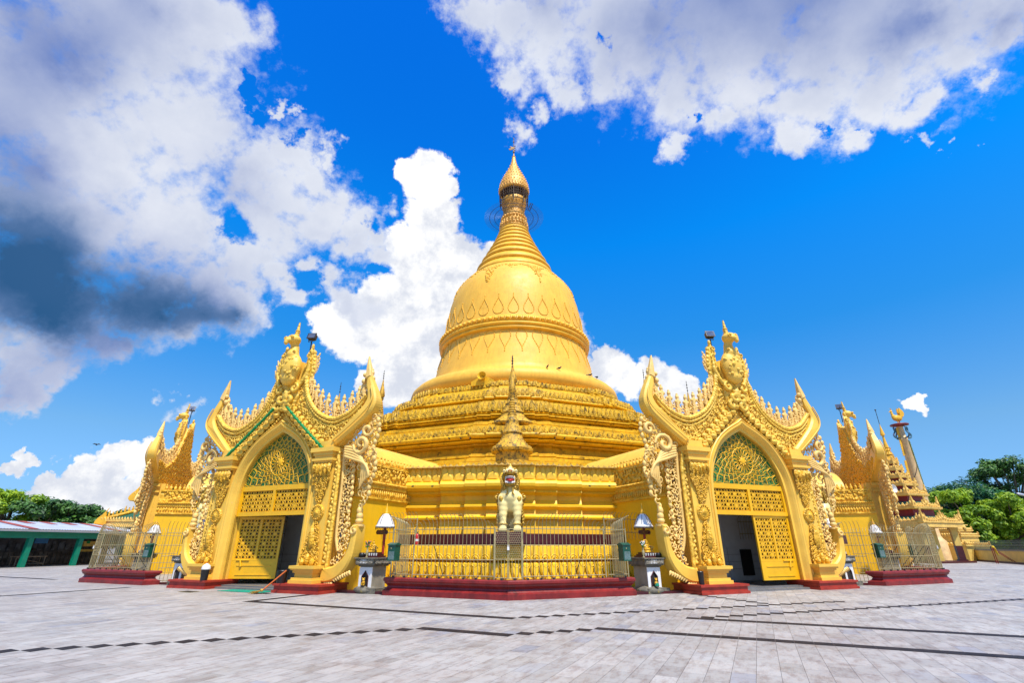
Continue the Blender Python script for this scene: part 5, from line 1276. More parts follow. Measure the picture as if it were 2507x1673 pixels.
mb = MB(); mb.tube([(-.5, 0, 1.72), (-.42, 0, 1.95), (-.62, 0, 2.0)], [.06, .05, .02], 6); mb.build('comb', M['carved'], h_)
# stepped stone pedestal right of the pavilion
g = thing('stepped_pedestal', (50.6, 61, 0), R(20), 'stepped yellow masonry pedestal between the pavilion and the boundary wall', 'pedestal')
mb = MB()
for a, z0, z1 in ((2.0, 0, 1.5), (2.15, 1.5, 1.65), (1.75, 1.65, 1.9), (1.5, 1.9, 2.5), (1.65, 2.5, 2.62), (1.2, 2.62, 3.1), (1.35, 3.1, 3.2), (.95, 3.2, 3.7), (1.1, 3.7, 3.8), (.7, 3.8, 4.2)): mb.box(-a, a, -a, a, z0, z1)
bd = mb.build('masonry', M['bwall'], g); mb = MB()
for a, z in ((2.05, 1.65), (1.55, 2.62), (1.25, 3.2)):
    for i in range(13):
        t = -1 + i / 6
        for q in ((a * t, -a), (a, a * t), (-a, a * t)): mb.ell((q[0], q[1], z + .12), (.12, .1, .14 + .18 * (abs(t) > .9)), 6, 5)
mb.build('lotus_trim', M['pcream'], bd)
# boundary wall with a low mesh fence, and a second stretch on the far left
def wall_run(P0, P1, label, h=1.08):
    d = Vector((P1[0] - P0[0], P1[1] - P0[1], 0)); L = d.length; a = math.atan2(d.y, d.x)
    g = thing('boundary_wall', (P0[0], P0[1], 0), a, label, 'wall')
    mb = MB(); mb.box(0, L, -.12, .12, 0, h); w_ = mb.build('wall', M['bwall'], g)
    mb = MB(); mb.box(0, L, -.16, .16, h, h + .12); mb.build('coping', M['plaster'], w_)
    mb = MB(); mb.box(0, L, -.15, .15, 0, .16); mb.build('red_base', M['maroon'], w_)
    mb = MB(); s = .3; i = 0; x = 0
    while x < L - .4:
        mb.tube([(x, 0, h + .1), (x + .42, .0, h + .95)], .012, 3, cap=False); mb.tube([(x + .42, .03, h + .1), (x, .03, h + .95)], .012, 3, cap=False); x += .24
    for z in (h + .14, h + .52, h + .93): mb.tube([(0, 0, z), (L, 0, z)], .02, 4)
    mb.build('mesh_fence', M['mesh'], g)
wall_run((53.5, 65), (43.5, 43.4), 'low yellow boundary wall topped by a mesh fence, at the right edge')
g = thing('steel_rack', (45.3, 50.6, 0), R(60), 'red tubular stand with a yellow cloth tied to it, before the boundary wall', 'stand')
mb = MB()
for x in (0, .65): mb.tube([(x, 0, 0), (x, 0, 1.35)], .035, 5); mb.tube([(x, 0, 1.35), (x + .1, -1.4, .02)], .03, 5)
mb.tube([(0, 0, 1.3), (.65, 0, 1.3)], .03, 5); mb.tube([(0, 0, .1), (.65, 0, .1)], .03, 5); mb.build('frame', M['red'], g)
mb = MB(); mb.tube([(.1, -.05, 1.4), (.2, -.15, 1.2), (.15, -.2, .9), (.3, -.3, .7)], [.12, .1, .07, .03], 7); mb.ell((.12, -.05, 1.42), (.14, .12, .14)); mb.build('yellow_cloth', mat('cloth', (.75, .5, .02), .8), g)
g = thing('street_lamp', (62.5, 60, 0), 0, 'grey street lamp head reaching in over the trees at the right edge', 'street lamp')
mb = MB(); mb.tube([(0, 0, 0), (0, 0, 5.6), (-.5, 0, 6.0), (-3.0, 0, 6.75)], [.1, .07, .05, .04], 8); mb.build('pole', M['tin'], g)
mb = MB(); mb.m = Matrix.Rotation(R(14), 4, 'Y'); mb.ell((-4.95, 0, 6.05), (.62, .2, .13), 12, 7); mb.m = Matrix.Identity(4); mb.build('lamp_head', M['tin'], g)

# ---------------------------------------------------------------- green-roofed pavilion on the left
g = thing('long_pavilion', (-40.6, 50, 0), 0, 'two tiered yellow pavilion with green roofs and horned eaves, on the left', 'pavilion')
def eave_box(x0, x1, y0, y1, z, parent, horns=True, hs=1.0):
    mb = MB(); mb.box(x0, x1, y0, y1, z, z + .42); mb.box(x0 - .1, x1 + .1, y0 - .1, y1 + .1, z + .42, z + .55); mb.box(x0 - .05, x1 + .05, y0 - .05, y1 + .05, z - .1, z)
    e = mb.build('eave', M['pcream'], parent); mb = MB()
    n = int((x1 - x0) / .28)
    for i in range(n):
        x = x0 + (i + .5) * (x1 - x0) / n; mb.leaf(x, z + .52, .22, .32, PI / 2, y0 - .08, .05); mb.leaf(x, z + .52, .22, .32, PI / 2, y0 - .02, -.05)
    mb.plate([(x0 + 3.6, z + .52), (x0 + 5.2, z + .52), (x0 + 4.7, z + .85), (x0 + 4.4, z + 1.25), (x0 + 4.1, z + .85)], y0 - .1, y0 + .05, .02)
    mb.build('leaf_fringe', M['pcream'], e)
    for yy in (y0, y1):
        mb = MB(); H_ = [(0, 0), (.9, 0), (.95, .5), (.7, .95), (.62, 1.35), (.5, 1.3), (.35, 1.1), (.0, .8), (-.22, .5), (-.25, .25)]
        mb.plate([(x0 + (-.3 + a) * hs, z - .08 + b * hs) for a, b in H_], yy - .12, yy + .12, .05); mb.tube([(x0 + .25 * hs, yy, z + 1.2 * hs), (x0 + .5 * hs, yy, z + 1.65 * hs)], [.08, .015], 5)
        for i in range(5): mb.ell((x0 + (.66 - .0 * i) * hs, yy, z + (.55 + .14 * i) * hs), .1 * hs, 6, 5)
        mb.build('horn', M['gold2'], e)
    return e
eave_box(.2, 12, 0, 6, 3.35, g)
mb = MB(); mb.loft([[(.4, .2, 3.9), (12, .2, 3.9), (12, 5.8, 3.9), (.4, 5.8, 3.9)], [(4.2, 2.1, 5.35), (12, 2.1, 5.35), (12, 3.9, 5.35), (4.2, 3.9, 5.35)]], cap=False); mb.build('roof', M['roofgreen'], g)
mb = MB()
for i in range(14): x = .6 + i * .27; z = 4.1 + i * .115; mb.leaf(x, z, .2, .5 if i % 4 else .75, PI / 2, .3 + i * .13, .06); mb.leaf(x, z, .2, .5 if i % 4 else .75, PI / 2, .35 + i * .13, -.06)
mb.tube([(.4, .2, 4.0), (4.3, 2.1, 5.5)], .16, 6); mb.build('ridge_flames', M['carved'], g)
mb = MB(); mb.box(3.6, 12, 1.9, 3.8, 4.6, 5.9); mb.build('upper_storey', M['pcream'], g)
eave_box(2.1, 12, .9, 4.8, 5.8, g, hs=.9)
mb = MB(); mb.loft([[(2.4, 1.0, 6.35), (12, 1.0, 6.35), (12, 4.7, 6.35), (2.4, 4.7, 6.35)], [(5.2, 2.6, 7.6), (12, 2.6, 7.6), (12, 3.4, 7.6), (5.2, 3.4, 7.6)]], cap=False); mb.build('roof', M['roofgreen'], g)
mb = MB()
for i in range(12): x = 2.7 + i * .24; z = 6.55 + i * .11; mb.leaf(x, z, .18, .48, PI / 2, 1.1 + i * .1, .05); mb.leaf(x, z, .18, .48, PI / 2, 1.15 + i * .1, -.05)
mb.tube([(2.5, 1.0, 6.4), (5.2, 2.5, 7.7)], .13, 6); mb.build('ridge_flames', M['carved'], g)
for x in (1.0, 4.2, 7.4, 10.6):
    for y in (.5, 5.5): mb = MB(); mb.box(x - .16, x + .16, y - .16, y + .16, 0, 3.35); mb.build('column', M['door'], g)
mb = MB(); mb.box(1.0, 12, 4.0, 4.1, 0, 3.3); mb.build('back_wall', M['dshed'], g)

# ---------------------------------------------------------------- green framed shed on the left
sa = math.atan2(.96, .27)
g = thing('market_shed', (-38.5, 41.3, 0), sa, 'open green framed shed with a rusty striped tin roof, at the left edge', 'shed')
# local x runs along the front, +y into the shed
mb = MB(); X0, X1 = -8, 8.6
mb.box(X0, X1 - 3.2, -.16, .16, 2.12, 2.62); fr = mb.build('front_beam', M['pgreen'], g)
for x in (-7.4, -3.7, 0, 3.72):
    mb = MB(); mb.box(x - .17, x + .17, -.17, .17, 0, 2.12); mb.build('post', M['pgreen'], g)
mb = MB(); mb.box(X0, X1, -.5, -.42, 2.6, 2.76); mb.build('fascia', M['white'], g)
def rz_(y): return 2.78 + (y + .5) * .14
mb = MB(); n = 166; top = []; bot = []
for i in range(n + 1):
    x = X0 + (X1 - X0) * i / n; dz = .03 * (i % 2); top += [(x, -.6, rz_(-.6) + dz), (x, 4.6, rz_(4.6) + dz)]
mb.add(top, [(2 * i, 2 * i + 2, 2 * i + 3, 2 * i + 1) for i in range(n)]); rf = mb.build('tin_roof', M['tin'], g)
mb = MB()
for i, x in enumerate((-6.4, -4.3, -2.4, -.6, 1.2, 2.9, 4.6, 6.2, 7.6)):
    y0, y1 = (-.6, 4.55) if i % 4 == 3 else (3.0, 4.55); mb.add([(x, y0, rz_(y0) + .045), (x + .65, y0, rz_(y0) + .045), (x + .65, y1, rz_(y1) + .045), (x, y1, rz_(y1) + .045)], [(0, 1, 2, 3)])
mb.build('rusty_sheets', M['tinred'], rf)
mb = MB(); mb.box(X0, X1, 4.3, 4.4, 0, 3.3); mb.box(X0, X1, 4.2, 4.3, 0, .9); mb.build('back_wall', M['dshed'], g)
mb = MB()
for i in range(46): x = X0 + i * .36; mb.box(x, x + .3, 4.14, 4.2, .1, 1.05 + .04 * rnd.random())
mb.build('board_dado', mat('grey_boards', (.13, .12, .11), .8, vary=.5, vscale=2), g)
mb = MB()
for i in range(30): x = X0 + .3 + i * .55; mb.box(x, x + rnd.uniform(.2, .45), 4.2, 4.28, 1.2, rnd.uniform(1.5, 2.1))
mb.build('hung_goods', mat('dusty_goods', (.12, .13, .15), .8, vary=.6, vscale=2), g)
mb = MB(); mb.box(2.9, 3.9, 4.12, 4.19, 1.75, 2.3); mb.build('blue_sheet', M['blue'], g)
mb = MB(); mb.box(6.8, 8.4, 3.9, 4.1, 1.5, 1.95); mb.box(6.6, 8.4, 3.85, 4.0, 1.05, 1.25); mb.build('yellow_counter', M['bwall'], g)
mb = MB(); mb.box(7.0, 7.3, 3.85, 3.89, 1.75, 2.0); mb.build('green_card', M['garl'], g)
def bench(x, y, label):
    c, s = cos(sa), sin(sa); b = thing('market_table', (-38.5 + c * x - s * y, 41.3 + s * x + c * y, 0), sa, label, 'table', 'wooden tables in the shed')
    mb = MB(); mb.box(-1.1, 1.1, -.35, .35, .72, .78); mb.build('tabletop', M['wood'], b)
    for xx in (-1, 1):
        for yy in (-.28, .28): mb = MB(); mb.tube([(xx, yy, 0), (xx, yy, .73)], .04, 4); mb.build('leg', M['wood'], b)
    mb = MB(); mb.tube([(-1, -.28, .68), (1, -.28, .2)], .03, 4); mb.tube([(-1, -.28, .2), (1, -.28, .2)], .03, 4); mb.build('brace', M['wood'], b)
bench(-2.1, 1.2, 'rough wooden table left of the first green post in the shed'); bench(1.2, 1.4, 'rough wooden table with crossed brace right of the first green post in the shed')

# ---------------------------------------------------------------- trees
def foliage(name, cols, trans=.25):
    m = bpy.data.materials.new(name); m.use_nodes = True; nt = m.node_tree; N = nt.nodes; L = nt.links; b = N['Principled BSDF']
    ge = N.new('ShaderNodeNewGeometry'); oi = N.new('ShaderNodeTexCoord'); n = N.new('ShaderNodeTexNoise'); n.inputs['Scale'].default_value = .45; n.inputs['Detail'].default_value = 3; L.new(oi.outputs['Object'], n.inputs[0])
    ad = N.new('ShaderNodeMath'); ad.operation = 'MULTIPLY_ADD'; ad.inputs[1].default_value = .35; L.new(ge.outputs['Random Per Island'], ad.inputs[0]); L.new(n.outputs['Fac'], ad.inputs[2])
    cr = N.new('ShaderNodeValToRGB'); e = cr.color_ramp.elements; e[0].position = .45; e[0].color = cols[0] + (1,); e[1].position = .9; e[1].color = cols[2] + (1,); k = cr.color_ramp.elements.new(.66); k.color = cols[1] + (1,)
    L.new(ad.outputs[0], cr.inputs[0]); L.new(cr.outputs[0], b.inputs['Base Color']); b.inputs['Roughness'].default_value = .55
    tr = N.new('ShaderNodeBsdfTranslucent'); L.new(cr.outputs[0], tr.inputs[0]); mx_ = N.new('ShaderNodeMixShader'); mx_.inputs[0].default_value = trans; L.new(b.outputs[0], mx_.inputs[1]); L.new(tr.outputs[0], mx_.inputs[2]); L.new(mx_.outputs[0], N['Material Output'].inputs[0])
    return m
FD = foliage('dark_foliage', ((.02, .06, .014), (.045, .13, .02), (.10, .24, .025)))
FL = foliage('lime_foliage', ((.09, .20, .01), (.22, .38, .012), (.42, .54, .02)), .4)
FM = foliage('teal_foliage', ((.012, .06, .03), (.02, .12, .05), (.05, .2, .05)))
def tree(x, y, h, w, mat_, label, seed, n=5200, low=.28, leaf=.30, open_=0.0):
    rg = random.Random(seed); g = thing('broadleaf_tree', (x, y, 0), rg.uniform(0, 6), label, 'tree', 'trees beyond the platform')
    mb = MB(); tw = h * .022 + .08
    mb.tube([(0, 0, 0), (.1 * w * .2, 0, h * .2), (-.05, .1, h * .42), (.1, 0, h * .62)], [tw * 1.5, tw * 1.1, tw * .9, tw * .5], 8)
    blobs = []
    for i in range(26):
        a = rg.uniform(0, 2 * PI); q = w * .5 * math.sqrt(rg.random()) * .82; z = h * rg.uniform(low + .1, .88) ; z = min(z, h * (.93 - .28 * (q / (w * .5)) ** 2))
        r = rg.uniform(.16, .27) * w * .75; blobs.append((q * cos(a), q * sin(a), z, r, r * rg.uniform(.5, .75)))
        mb.tube([(0, 0, h * rg.uniform(.2, .45)), (q * cos(a) * .5, q * sin(a) * .5, z * .75), (q * cos(a), q * sin(a), z)], [tw * .55, tw * .3, .03], 5)
    mb.build('trunk', M['bark'], g)
    vs = []; fs = []
    for i in range(int(n * 1.5)):
        bx, by, bz, r, rz2 = blobs[rg.randrange(len(blobs))]
        u = rg.gauss(0, 1); v = rg.gauss(0, 1); t = rg.gauss(.25, 1); l = math.sqrt(u * u + v * v + t * t) + 1e-6; u, v, t = u / l, v / l, t / l
        cl = noise.noise(Vector((u * 2.2 + bx, v * 2.2 + by, t * 2.2 + bz)))
        k = (rg.random() ** (.35 if not open_ else .6)) * (1 + .35 * cl)
        if cl < -.25 - .2 * rg.random() + open_: continue
        p = Vector((bx + u * r * k, by + v * r * k, bz + t * rz2 * k))
        nrm = Vector((u + rg.uniform(-.7, .7), v + rg.uniform(-.7, .7), t + .5 + rg.uniform(-.6, .6))).normalized()
        e1 = nrm.orthogonal().normalized(); e1.rotate(Matrix.Rotation(rg.uniform(0, 6), 3, nrm)); e2 = nrm.cross(e1); s = leaf * rg.uniform(.6, 1.25)
        b = len(vs); vs += [tuple(p + e1 * s), tuple(p + e2 * s * .5 + nrm * .05), tuple(p - e1 * s), tuple(p - e2 * s * .5)]; fs.append((b, b + 1, b + 2, b + 3))
    me = MB(); me.v = vs; me.f = fs; me.sm = [False] * len(fs); me.build('crown', mat_, g)
TR = [ # x, y, h, w, mat, label, seed
 (62.5, 74, 11.4, 11.5, FM, 'teal green spreading tree behind the lime tree, nearest the tiered pavilion', 1), (58.2, 67, 9.7, 6.6, FL, 'lime green rounded tree right of the tiered pavilion', 3),
 (62.5, 66, 8.6, 7.5, FL, 'bright yellow-green tree with pale bare branches near the right edge', 6), (71.5, 74, 14.6, 8, FD, 'tallest open-crowned tree at the right edge', 5),
 (67, 76, 10.6, 10, FD, 'dark tree behind the bright yellow-green one at the right edge', 2), (56.8, 72, 7.6, 6, FD, 'low dark tree right behind the tiered pavilion eave', 8),
 (60.5, 70, 6.8, 9, FD, 'low dark shady tree behind the middle of the boundary wall', 9), (68, 70, 6.6, 9, FD, 'low dark tree behind the right end of the boundary wall', 15), (66.5, 66, 7.9, 7, FL, 'yellow-green tree cut by the right edge below the street lamp', 17)]
for x, y, h, w, m_, lb_, sd in TR: tree(x, y, h, w, m_, lb_, sd, n=9000 if h > 7 else 5000, low=.05 if m_ is not FM and sd != 5 else .3, leaf=.23, open_=.12 if sd == 5 else 0)
TRL = [(-59.5, 60, 8.4, 6.5, FL, 'bright green tree at the left edge above the shed', 10), (-56.5, 61.5, 7.7, 7.5, FD, 'large dark tree left of centre in the row behind the shed', 11), (-53.2, 62, 6.7, 5.5, FD, 'dark rounded tree in the middle of the row behind the shed', 12),
 (-50.5, 63, 5.6, 4.5, FD, 'small dark tree with sky gaps, behind the right part of the shed', 13), (-48, 64, 6.0, 6, FD, 'sparse dark tree behind the green-roofed pavilion', 14), (-60, 70, 8.4, 9, FM, 'teal green tree farthest back behind the shed', 16)]
for x, y, h, w, m_, lb_, sd in TRL: tree(x, y, h, w, m_, lb_, sd, n=5200, low=.15, leaf=.24)
# ---------------------------------------------------------------- camera and light
cam = bpy.data.cameras.new('camera'); co_ = bpy.data.objects.new('camera', cam); COL.objects.link(co_)
co_.location = (.33, 0, 1.6); co_.rotation_euler = (R(90 + 22.77), 0, R(.69))
cam.sensor_width = 36; cam.lens = 36 * 1190 / 2507; cam.clip_end = 5000; cam.clip_start = .05
sc.camera = co_
# ---------------------------------------------------------------- sky: Nishita air, clouds placed by direction
w = bpy.data.worlds.new('World'); sc.world = w; w.use_nodes = True; nt = w.node_tree; N = nt.nodes; L = nt.links
SUN_EL, SUN_AZ = 63, 156       # azimuth clockwise from +Y
def new(t, **k):
    n = N.new(t)
    for a, v in k.items(): setattr(n, a, v)
    return n
def M_(op, a, b=None, c=None, clamp=False):
    n = new('ShaderNodeMath', operation=op, use_clamp=clamp)
    for i, v in enumerate((a, b, c)):
        if v is None: continue
        if isinstance(v, (int, float)): n.inputs[i].default_value = v
        else: L.new(v, n.inputs[i])
    return n.outputs[0]
def rampv(f, a, c, lo=0.0, hi=1.0, smooth=False):
    r = new('ShaderNodeMapRange'); r.interpolation_type = 'SMOOTHSTEP' if smooth else 'LINEAR'
    for i, v in ((1, a), (2, c), (3, lo), (4, hi)): r.inputs[i].default_value = v
    L.new(f, r.inputs[0]); return r.outputs[0]
def mixc(f, a, c, bt='MIX'):
    x = new('ShaderNodeMix', data_type='RGBA', blend_type=bt)
    for v, i in ((f, 0), (a, 6), (c, 7)):
        if isinstance(v, (int, float)): x.inputs[i].default_value = v
        elif isinstance(v, tuple): x.inputs[i].default_value = v + (1,)
        else: L.new(v, x.inputs[i])
    return x.outputs[2]
sky = new('ShaderNodeTexSky'); sky.sky_type = 'NISHITA'; sky.sun_disc = False; sky.sun_elevation = R(SUN_EL); sky.sun_rotation = R(SUN_AZ)
tc = new('ShaderNodeTexCoord'); D0 = tc.outputs['Generated']
sep = new('ShaderNodeSeparateXYZ'); L.new(D0, sep.inputs[0])
# richer blue aloft, milky towards the horizon
cr = new('ShaderNodeValToRGB'); L.new(sep.outputs[2], cr.inputs[0]); el = cr.color_ramp.elements
stops = [(0.0, (.62, 1.02, 1.8)), (.05, (.64, 1.06, 1.8)), (.18, (.68, 1.2, 1.62)), (.37, (.17, 1.28, 2.2)), (.55, (.02, 1.48, 2.98)), (.70, (.02, 1.2, 3.0)), (1.0, (.02, .9, 2.9))]
el[0].position = 0; el[0].color = tuple(c / 3.2 for c in stops[0][1]) + (1,); el[1].position = 1; el[1].color = tuple(c / 3.2 for c in stops[-1][1]) + (1,)
for p_, c_ in stops[1:-1]: e = el.new(p_); e.color = tuple(c / 3.2 for c in c_) + (1,)
tint = mixc(1.0, sky.outputs[0], cr.outputs[0], 'MULTIPLY'); sc3 = new('ShaderNodeVectorMath', operation='SCALE'); L.new(tint, sc3.inputs[0]); sc3.inputs[3].default_value = 3.2
base = sc3.outputs[0]
def direction(px, py):
    f = 1190; px *= 2507 / 2350; py *= 2507 / 2350; u = (px - 1253.5) / f; v = (py - 836.5) / f; t = R(22.77)
    d = Vector((u, cos(t) + v * sin(t), sin(t) - v * cos(t))); l = d.length; d.normalize(); d.rotate(Matrix.Rotation(R(.69), 3, 'Z')); return d, l
def noise_(scale, detail=6, rg=.6, off=(0, 0, 0), stretch=(1, 1, 1.0), dist=0.0):
    mp = new('ShaderNodeMapping'); mp.inputs['Location'].default_value = off; mp.inputs['Scale'].default_value = stretch; L.new(D0, mp.inputs[0])
    n = new('ShaderNodeTexNoise'); n.inputs['Scale'].default_value = scale; n.inputs['Detail'].default_value = detail; n.inputs['Roughness'].default_value = rg; n.inputs['Distortion'].default_value = dist
    L.new(mp.outputs[0], n.inputs[0]); return n.outputs['Fac'], n.outputs['Color']
# domain warp makes the lobes ragged
_, wc = noise_(5.5, 7, .62); s1 = new('ShaderNodeVectorMath', operation='SUBTRACT'); L.new(wc, s1.inputs[0]); s1.inputs[1].default_value = (.5, .5, .5)
s2 = new('ShaderNodeVectorMath', operation='SCALE'); L.new(s1.outputs[0], s2.inputs[0]); s2.inputs[3].default_value = .16
_, wc2 = noise_(22, 6, .65); s3 = new('ShaderNodeVectorMath', operation='SUBTRACT'); L.new(wc2, s3.inputs[0]); s3.inputs[1].default_value = (.5, .5, .5)
s4 = new('ShaderNodeVectorMath', operation='SCALE'); L.new(s3.outputs[0], s4.inputs[0]); s4.inputs[3].default_value = .055
a1 = new('ShaderNodeVectorMath', operation='ADD'); L.new(D0, a1.inputs[0]); L.new(s2.outputs[0], a1.inputs[1]); a2 = new('ShaderNodeVectorMath', operation='ADD'); L.new(a1.outputs[0], a2.inputs[0]); L.new(s4.outputs[0], a2.inputs[1])
DW = a2.outputs[0]; DS = a1.outputs[0]
a3 = new('ShaderNodeVectorMath', operation='ADD'); L.new(D0, a3.inputs[0]); L.new(s4.outputs[0], a3.inputs[1]); DF = a3.outputs[0]
def field(blobs, src):
    out = None
    for x, y, r in blobs:
        d, l = direction(x, y); rr = r * 2507 / 2350 / 1190 / (l ** 1.5)
        n = new('ShaderNodeVectorMath', operation='DISTANCE'); L.new(src, n.inputs[0]); n.inputs[1].default_value = d
        v = M_('MULTIPLY_ADD', n.outputs['Value'], -1 / rr, 1.0)
        out = v if out is None else M_('MAXIMUM', out, v)
    return out
BIG = [(300, 80, 320), (60, 200, 330), (450, 70, 190), (530, 60, 115), (250, 350, 260), (430, 300, 180), (600, 400, 110), (680, 350, 50), (735, 340, 30), (380, 500, 160), (150, 520, 240), (610, 470, 90), (720, 490, 95), (800, 560, 60), (860, 575, 45), (770, 430, 40),
 (660, 450, 110), (740, 450, 85), (810, 500, 70), (850, 540, 55), (700, 390, 75), (640, 330, 75), (100, 740, 140), (200, 770, 90), (50, 860, 85), (40, 920, 48), (600, 500, 130), (540, 600, 130), (500, 700, 110), (470, 650, 120), (560, 700, 80), (330, 690, 130), (150, 700, 170), (420, 745, 70), (60, 640, 200), (640, 640, 75), (680, 690, 45), (590, 590, 60), (250, 790, 60), (50, 820, 75), (70, 890, 50), (20, 920, 45), (870, 470, 38), (750, 640, 45), (800, 680, 45), (700, 600, 35), (850, 690, 35), (636, 228, 18)]
TOP = [(1060, -10, 90), (1140, 30, 100), (1250, 60, 160), (1450, 60, 220), (1700, 60, 280), (1950, 80, 270), (2150, 40, 240), (2300, 20, 150), (1180, 170, 70), (1150, 195, 35), (1400, 180, 90), (1550, 230, 100), (1700, 240, 100), (1850, 230, 120), (2000, 210, 110), (2085, 260, 70), (1945, 310, 60), (1800, 320, 50), (1640, 280, 55), (1545, 345, 38), (1232, 255, 38), (1190, 305, 36), (2180, 150, 95), (2330, 70, 75), (1300, 190, 60), (2240, 190, 45)]
CUM = [(975, 410, 72), (935, 390, 40), (1025, 430, 36), (995, 400, 60), (990, 500, 80), (930, 560, 60), (1000, 630, 125), (1080, 620, 75), (890, 690, 80), (830, 760, 100), (950, 770, 150), (1000, 860, 130), (900, 880, 70), (760, 740, 60), (790, 790, 40), (1100, 700, 110), (1140, 600, 55), (850, 880, 45), (1050, 760, 160), (1250, 800, 120),
 (1400, 850, 65), (1440, 870, 50), (1495, 865, 52), (1540, 880, 52), (1580, 900, 45), (1385, 820, 35),
 (325, 1045, 52), (270, 1070, 52), (220, 1120, 75), (350, 1100, 70), (140, 1130, 60), (190, 1080, 40), (60, 1065, 30), (25, 1085, 28), (110, 1100, 24), (40, 1050, 22), (300, 1160, 100), (2098, 930, 27), (2112, 920, 20)]
WISP = [(130, 1060, 16), (210, 1040, 12), (395, 900, 22), (430, 898, 16), (455, 945, 26), (415, 955, 24), (2290, 190, 14), (2300, 200, 10), (2140, 332, 17), (2155, 326, 12), (2208, 314, 10), (2310, 300, 12), (2050, 350, 12), (2020, 330, 12), (1880, 330, 14), (600, 765, 18), (2200, 355, 10)]
HOLE = [(535, 500, 62), (500, 525, 32), (690, 640, 48), (590, 250, 34), (585, 200, 30), (1400, 108, 26), (1392, 165, 16), (840, 500, 32), (870, 620, 26), (650, 300, 26), (1870, 290, 26), (1985, 300, 24), (1590, 285, 16)]
fb = field(BIG + TOP, DW); fc = field(CUM, DF); fw = field(WISP, DW); fh = field(HOLE, DW)
n1, _ = noise_(16, 8, .66, (3, 1, 2)); n2, _ = noise_(4.5, 6, .6, (7, 2, 1)); n3, _ = noise_(38, 6, .6, (1, 5, 2))
rag = M_('ADD', M_('MULTIPLY', M_('SUBTRACT', n1, .5), .75), M_('MULTIPLY', M_('SUBTRACT', n3, .5), .35))
big = M_('SUBTRACT', M_('ADD', fb, rag), M_('MULTIPLY', M_('MAXIMUM', M_('ADD', fh, M_('MULTIPLY', rag, .8)), 0.0), 1.1))
Ab = rampv(M_('ADD', big, M_('MULTIPLY', M_('SUBTRACT', n3, .5), .8)), -.16, .62, 0, 1, True)
Ac = rampv(M_('ADD', fc, M_('ADD', M_('MULTIPLY', M_('SUBTRACT', n1, .5), .5), M_('MULTIPLY', M_('SUBTRACT', n3, .5), .5))), .07, .27, 0, 1, True)
Aw = M_('MULTIPLY', rampv(M_('ADD', fw, rag), -.05, .9, 0, 1, True), .75)
# clouds elsewhere round the sky, only broadly distributed
nb, _ = noise_(2.2, 7, .6, (4, 4, 4), (1, 1, 2)); back = M_('MULTIPLY', rampv(nb, .48, .6, 0, 1, True), rampv(sep.outputs[1], .25, .0))
# tone: bright edges, lavender undersides, the storm-blue flank at the left
DARK = [(-60, 560, 370), (60, 605, 310), (170, 655, 250), (280, 690, 200), (370, 712, 150), (450, 728, 118), (520, 738, 85), (120, 730, 125)]
MID = [(0, 0, 420), (130, 130, 300), (-20, 330, 400), (330, 40, 240), (110, 420, 260), (330, 600, 240), (150, 780, 220), (260, 780, 140), (20, 900, 220), (480, 700, 160), (1500, 60, 330), (1680, -20, 380), (1880, 0, 330), (2150, 60, 160), (2330, 60, 160), (1240, 0, 170), (2050, 80, 180), (560, 440, 110)]
def soft_field(blobs, src):
    out = None
    for x, y, r in blobs:
        d, l = direction(x, y); rr = r * 2507 / 2350 / 1190 / (l ** 1.5)
        n = new('ShaderNodeVectorMath', operation='DISTANCE'); L.new(src, n.inputs[0]); n.inputs[1].default_value = d
        v = M_('MULTIPLY_ADD', n.outputs['Value'], -1 / rr, 1.0, True); v = M_('MULTIPLY', v, v)
        out = v if out is None else M_('ADD', out, v)
    return out
fd = soft_field(DARK, DS); fm = soft_field(MID, DS)
soft = M_('MULTIPLY', M_('SUBTRACT', n2, .5), .9)
n4, _ = noise_(3.0, 3, .5, (2, 6, 3), (1.0, 1.0, 1.7), .6); n5, _ = noise_(6.5, 4, .5, (5, 3, 8))
dk = rampv(M_('ADD', fd, M_('MULTIPLY', soft, .15)), -.2, 1.5, 0, 1); md = rampv(M_('ADD', fm, M_('MULTIPLY', soft, 1.1)), -.1, 1.3, 0, 1)
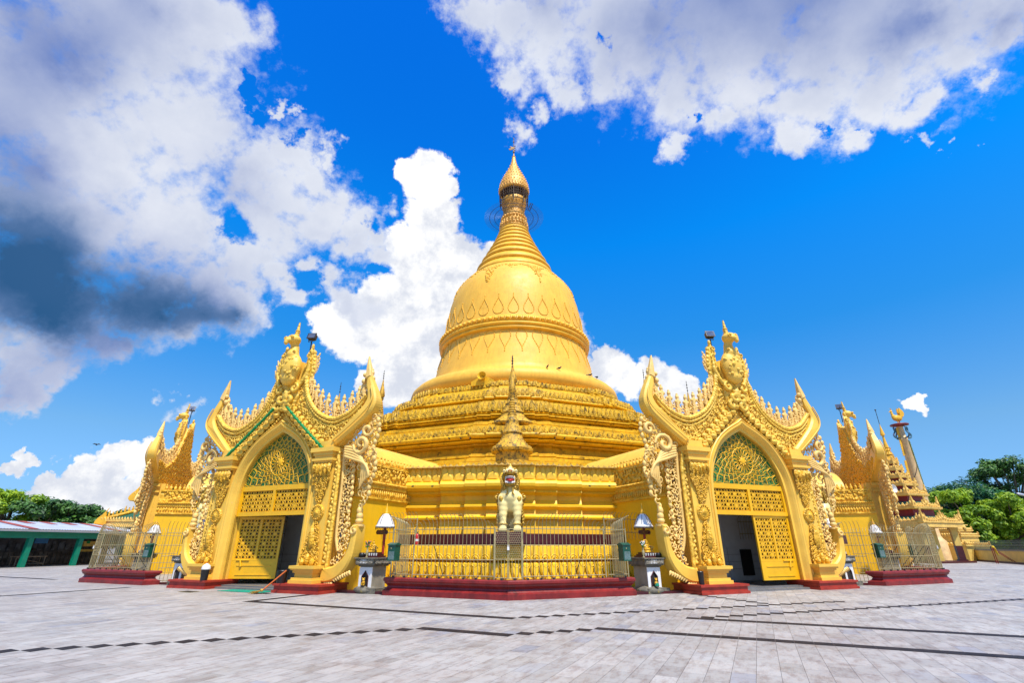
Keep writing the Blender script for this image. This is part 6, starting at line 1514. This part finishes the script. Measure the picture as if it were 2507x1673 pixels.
core = rampv(M_('ADD', fb, M_('MULTIPLY', M_('SUBTRACT', n5, .5), .9)), .0, .9, 0, 1, True)
fold = rampv(M_('ADD', M_('MULTIPLY', n4, .55), M_('MULTIPLY', n5, .45)), .42, .62, 0, 1, True)
cb = mixc(core, (.84, .88, .97), (.77, .81, .91)); cb = mixc(M_('MULTIPLY', fold, M_('MULTIPLY_ADD', core, .42, .08)), cb, (.56, .62, .78))
cb = mixc(rampv(M_('ADD', M_('MULTIPLY', n5, .8), M_('MULTIPLY', n1, .2)), .45, .66, 0, .6, True), cb, (.95, .97, 1.02))
cb = mixc(md, cb, (.20, .28, .58)); cb = mixc(rampv(dk, .0, .75, 0, 1, True), cb, (.13, .23, .46)); cb = mixc(rampv(M_('ADD', dk, M_('MULTIPLY', M_('SUBTRACT', n4, .5), .35)), .3, 1.35, 0, 1, True), cb, (.0, .075, .21))
shade = rampv(M_('ADD', M_('MULTIPLY', n2, .55), M_('MULTIPLY', n1, .55)), .5, .66, 0, 1, True)
cc = mixc(shade, (1.06, 1.06, 1.06), (.70, .74, .84))
def x10(c):
    s = new('ShaderNodeVectorMath', operation='SCALE'); L.new(c, s.inputs[0]); s.inputs[3].default_value = 10; return s.outputs[0]
out = mixc(back, base, (6.5, 6.7, 7.2)); out = mixc(Aw, out, (7.6, 8.2, 9.2)); out = mixc(Ac, out, x10(cc)); out = mixc(Ab, out, x10(cb))
bg = N['Background']; bg.inputs[1].default_value = .0695; L.new(out, bg.inputs[0])
w.cycles.sampling_method = 'MANUAL'; w.cycles.sample_map_resolution = 512
sl = bpy.data.lights.new('sun', 'SUN'); so = bpy.data.objects.new('sun', sl); COL.objects.link(so)
sl.energy = 4.5; sl.angle = R(2.5); sl.color = (1, .93, .82)
dv = Vector((sin(R(SUN_AZ)) * cos(R(SUN_EL)), cos(R(SUN_AZ)) * cos(R(SUN_EL)), sin(R(SUN_EL))))
so.rotation_euler = dv.to_track_quat('Z', 'Y').to_euler()
sc.view_settings.view_transform = 'Standard'; sc.view_settings.look = 'None'; sc.view_settings.gamma = 1; sc.view_settings.exposure = .54
